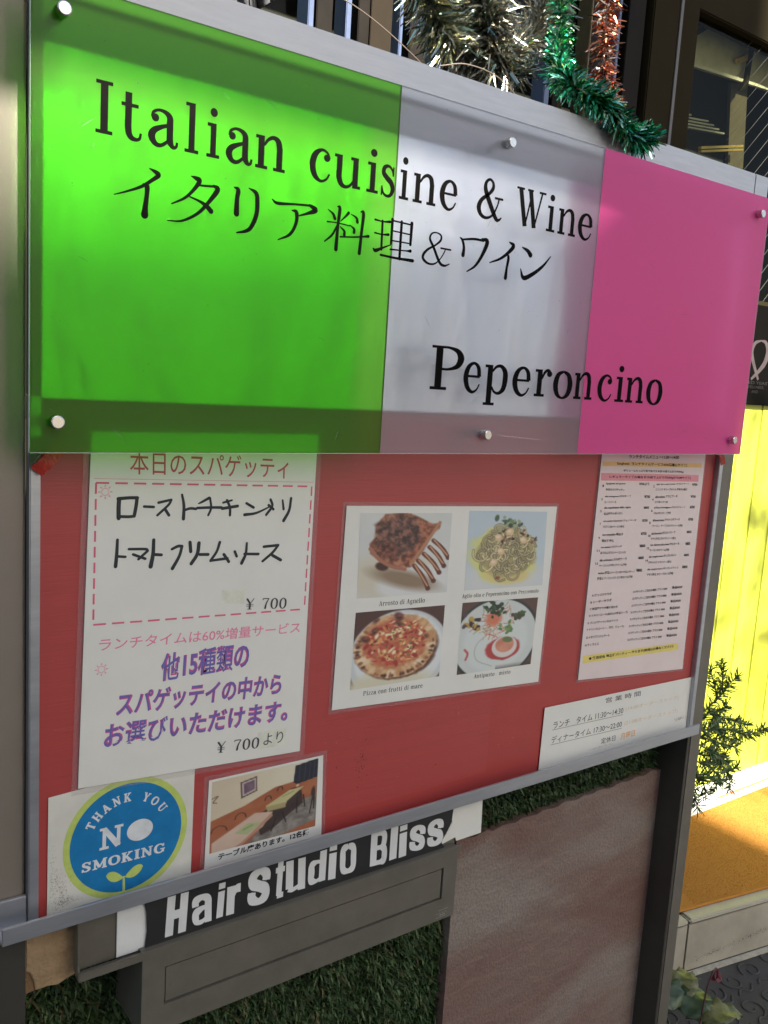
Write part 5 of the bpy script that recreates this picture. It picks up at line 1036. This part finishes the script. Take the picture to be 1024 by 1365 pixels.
m = MB(); m.tube(cr([(1.40,.22,.0),(1.405,.215,.10),(1.40,.205,.20),(1.405,.20,.235),(1.418,.20,.243)],6), .0018, 6); P_(m.build('flower_stalk', mat('stalk', (.10,.04,.04), .5)), cy)
m = MB(); r = random.Random(3)
for i in range(6):
    a = i*1.05; c = Vector((1.420,.20,.240)); d = Vector((math.cos(a)*.5, math.sin(a)*.5, -.9)).normalized(); s_ = d.cross(Vector((0,0,1))).normalized()
    m.quad(c-s_*.003, c+s_*.003, c+d*.014+s_*.008, c+d*.026+s_*.002, c+d*.024-s_*.004, c+d*.014-s_*.008)
o = P_(m.build('flower', mat('dark_red_petal', (.10,.012,.02), .6, 0, .3, 80)), cy); md = o.modifiers.new('s','SOLIDIFY'); md.thickness = .001
m = MB(); r = random.Random(8)
for i in range(40):
    x, y = 1.58+r.gauss(0,.03), .40+r.gauss(0,.012); a = r.uniform(0,6.28); p = [(x, y, .003)]
    for k_ in range(3): p.append((p[-1][0]+math.cos(a)*.014, p[-1][1]+math.sin(a)*.010-.003, p[-1][2]+.012-.008*k_)); a += r.uniform(-.6,.6)
    m.tube(p, .0009, 4, c=(.07,.10,.04))
tag(m.build('weed_tuft', mat('weed', (1,1,1), .6, attr=True), None), 'small wispy weed growing at the foot of the tiled step', 'weed')
# embossed scrolls of the paving
m = MB(); r = random.Random(21)
def scroll(cx, cy_, R_, a0, turns, sgn):
    pts = []
    for i in range(22):
        t = i/21; a = a0+sgn*turns*6.28*t; rr = R_*(1-.78*t); pts.append((cx+rr*math.cos(a), cy_+rr*math.sin(a), .0006))
    m.tube(pts, [.0032*(1-.4*i/21) for i in range(22)], 6)
for i in range(13):
    for j in range(9):
        cx, cy_ = 1.33+.082*i+(j % 2)*.035, -.30+.080*j; scroll(cx, cy_, .033, r.uniform(0,6.28) if 0 else (i+j)*1.57, 1.15, 1 if (i+j) % 2 else -1)
        m.tube(cr([(cx-.03, cy_-.04, .0006), (cx-.01, cy_-.03, .0006), (cx+.01, cy_-.045, .0006), (cx+.035, cy_-.03, .0006)],4), .0026, 6)
ps_ = tag(m.build('pavement_relief', PAVE, pave, smooth=True), kind='stuff')

bm_ = thing('added_shade_beam', 'unseen overhead bar on two hangers, added to shade the top of the sign', 'shade_beam', (0,-2,3.05))  # added out of view to cast the dark band along the sign top
bx('shade_beam', ALU, bm_, -3, 2.1, -2.03, -1.97, 3.005, 3.137, .004)
for x in (-2.6, 1.9): bx('shade_beam_hanger', ALU, bm_, x, x+.05, -2.02, -1.98, 3.1385, 3.9, .004)
up = thing('added_shade_pole', 'unseen grey upright across the road, added to shade the left gate post', 'shade_pole', (-.14,-9,0))  # added out of view, keeps the sun off the left gate post
m = MB(); m.tube([(-.13,-9,0),(-.13,-9,9.5)], .12, 20); P_(m.build('shade_pole', mat('concrete', (.3,.3,.28), .8)), up)
# leafy street tree whose sparse twigs dapple the yellow boards
tr_ = thing('street_tree', 'sparse young street tree on the near side of the road', 'tree', (3.6,-6.2,0))
m = MB(); m.tube(cr([(3.6,-6.2,0),(3.62,-6.2,2.5),(3.4,-6.15,4.4),(3.0,-6.1,5.6),(2.7,-6.1,6.6)],5), .05, 8); P_(m.build('trunk', mat('bark', (.10,.08,.06), .9)), tr_)
m = MB(); r = random.Random(17)
for i in range(46):
    c = Vector((r.uniform(2.26,3.1), -6.1+r.uniform(-.4,.4), r.uniform(5.0,6.3)))
    for q in range(7):
        p = c+Vector((r.gauss(0,.03), r.gauss(0,.1), r.gauss(0,.05))); a = Vector((r.gauss(0,1), r.gauss(0,1), r.gauss(0,1))).normalized(); b_ = a.orthogonal().normalized()
        m.quad(p-a*.05, p+b_*.022, p+a*.05, p-b_*.022)
P_(tag(m.build('leaves', mat('tree_leaf', (.06,.10,.03), .6)), kind='stuff'), tr_)
# ================= STREET BEHIND THE CAMERA (shades the sign, is mirrored in it) =================
hs = thing('opposite_building', 'pale plastered building across the street, its roofline shaped to shade the sign', 'building', (-3,-12,0))
HW_ = mat('pale_plaster', (.50,.48,.44), .85, 0, .08, 1.5)
m = MB(); m.prism([(-14,0),(2.16,0),(2.16,11.6),(1.15,11.6),(1.0,10.45),(.80,10.20),(.55,10.0),(.30,9.94),(-.4,9.90),(-14,9.90)], -18, -12)  # unseen roofline stepped to set where its shadow edge crosses the sign
P_(m.build('wall', HW_, None), hs)
WG = mat('dark_glass', (.03,.035,.04), .1, 0, .1, 1); WF = mat('window_frame_white', (.6,.6,.6), .5)
for fx in range(5):
    for fz in range(3):
        x, z = -11.5+2.5*fx, 1.2+2.9*fz; wf = bx('window', WF, hs, x, x+1.5, -12.0+.003, -11.93, z, z+1.3, .01); bx('pane', WG, hs, x+.08, x+1.42, -11.925, -11.91, z+.08, z+1.22, .0)

for o in COL.objects:
    n = o.name.split('.')[0]
    g = {'silver_tinsel':'silver tinsel strands over the sign','gate_post':'metal posts either side of the board','red_ribbon':'red ribbon ends under the acrylic sign','wire':'thin wires over the top rail'}.get(n)
    if g and not o.parent: o['group'] = g
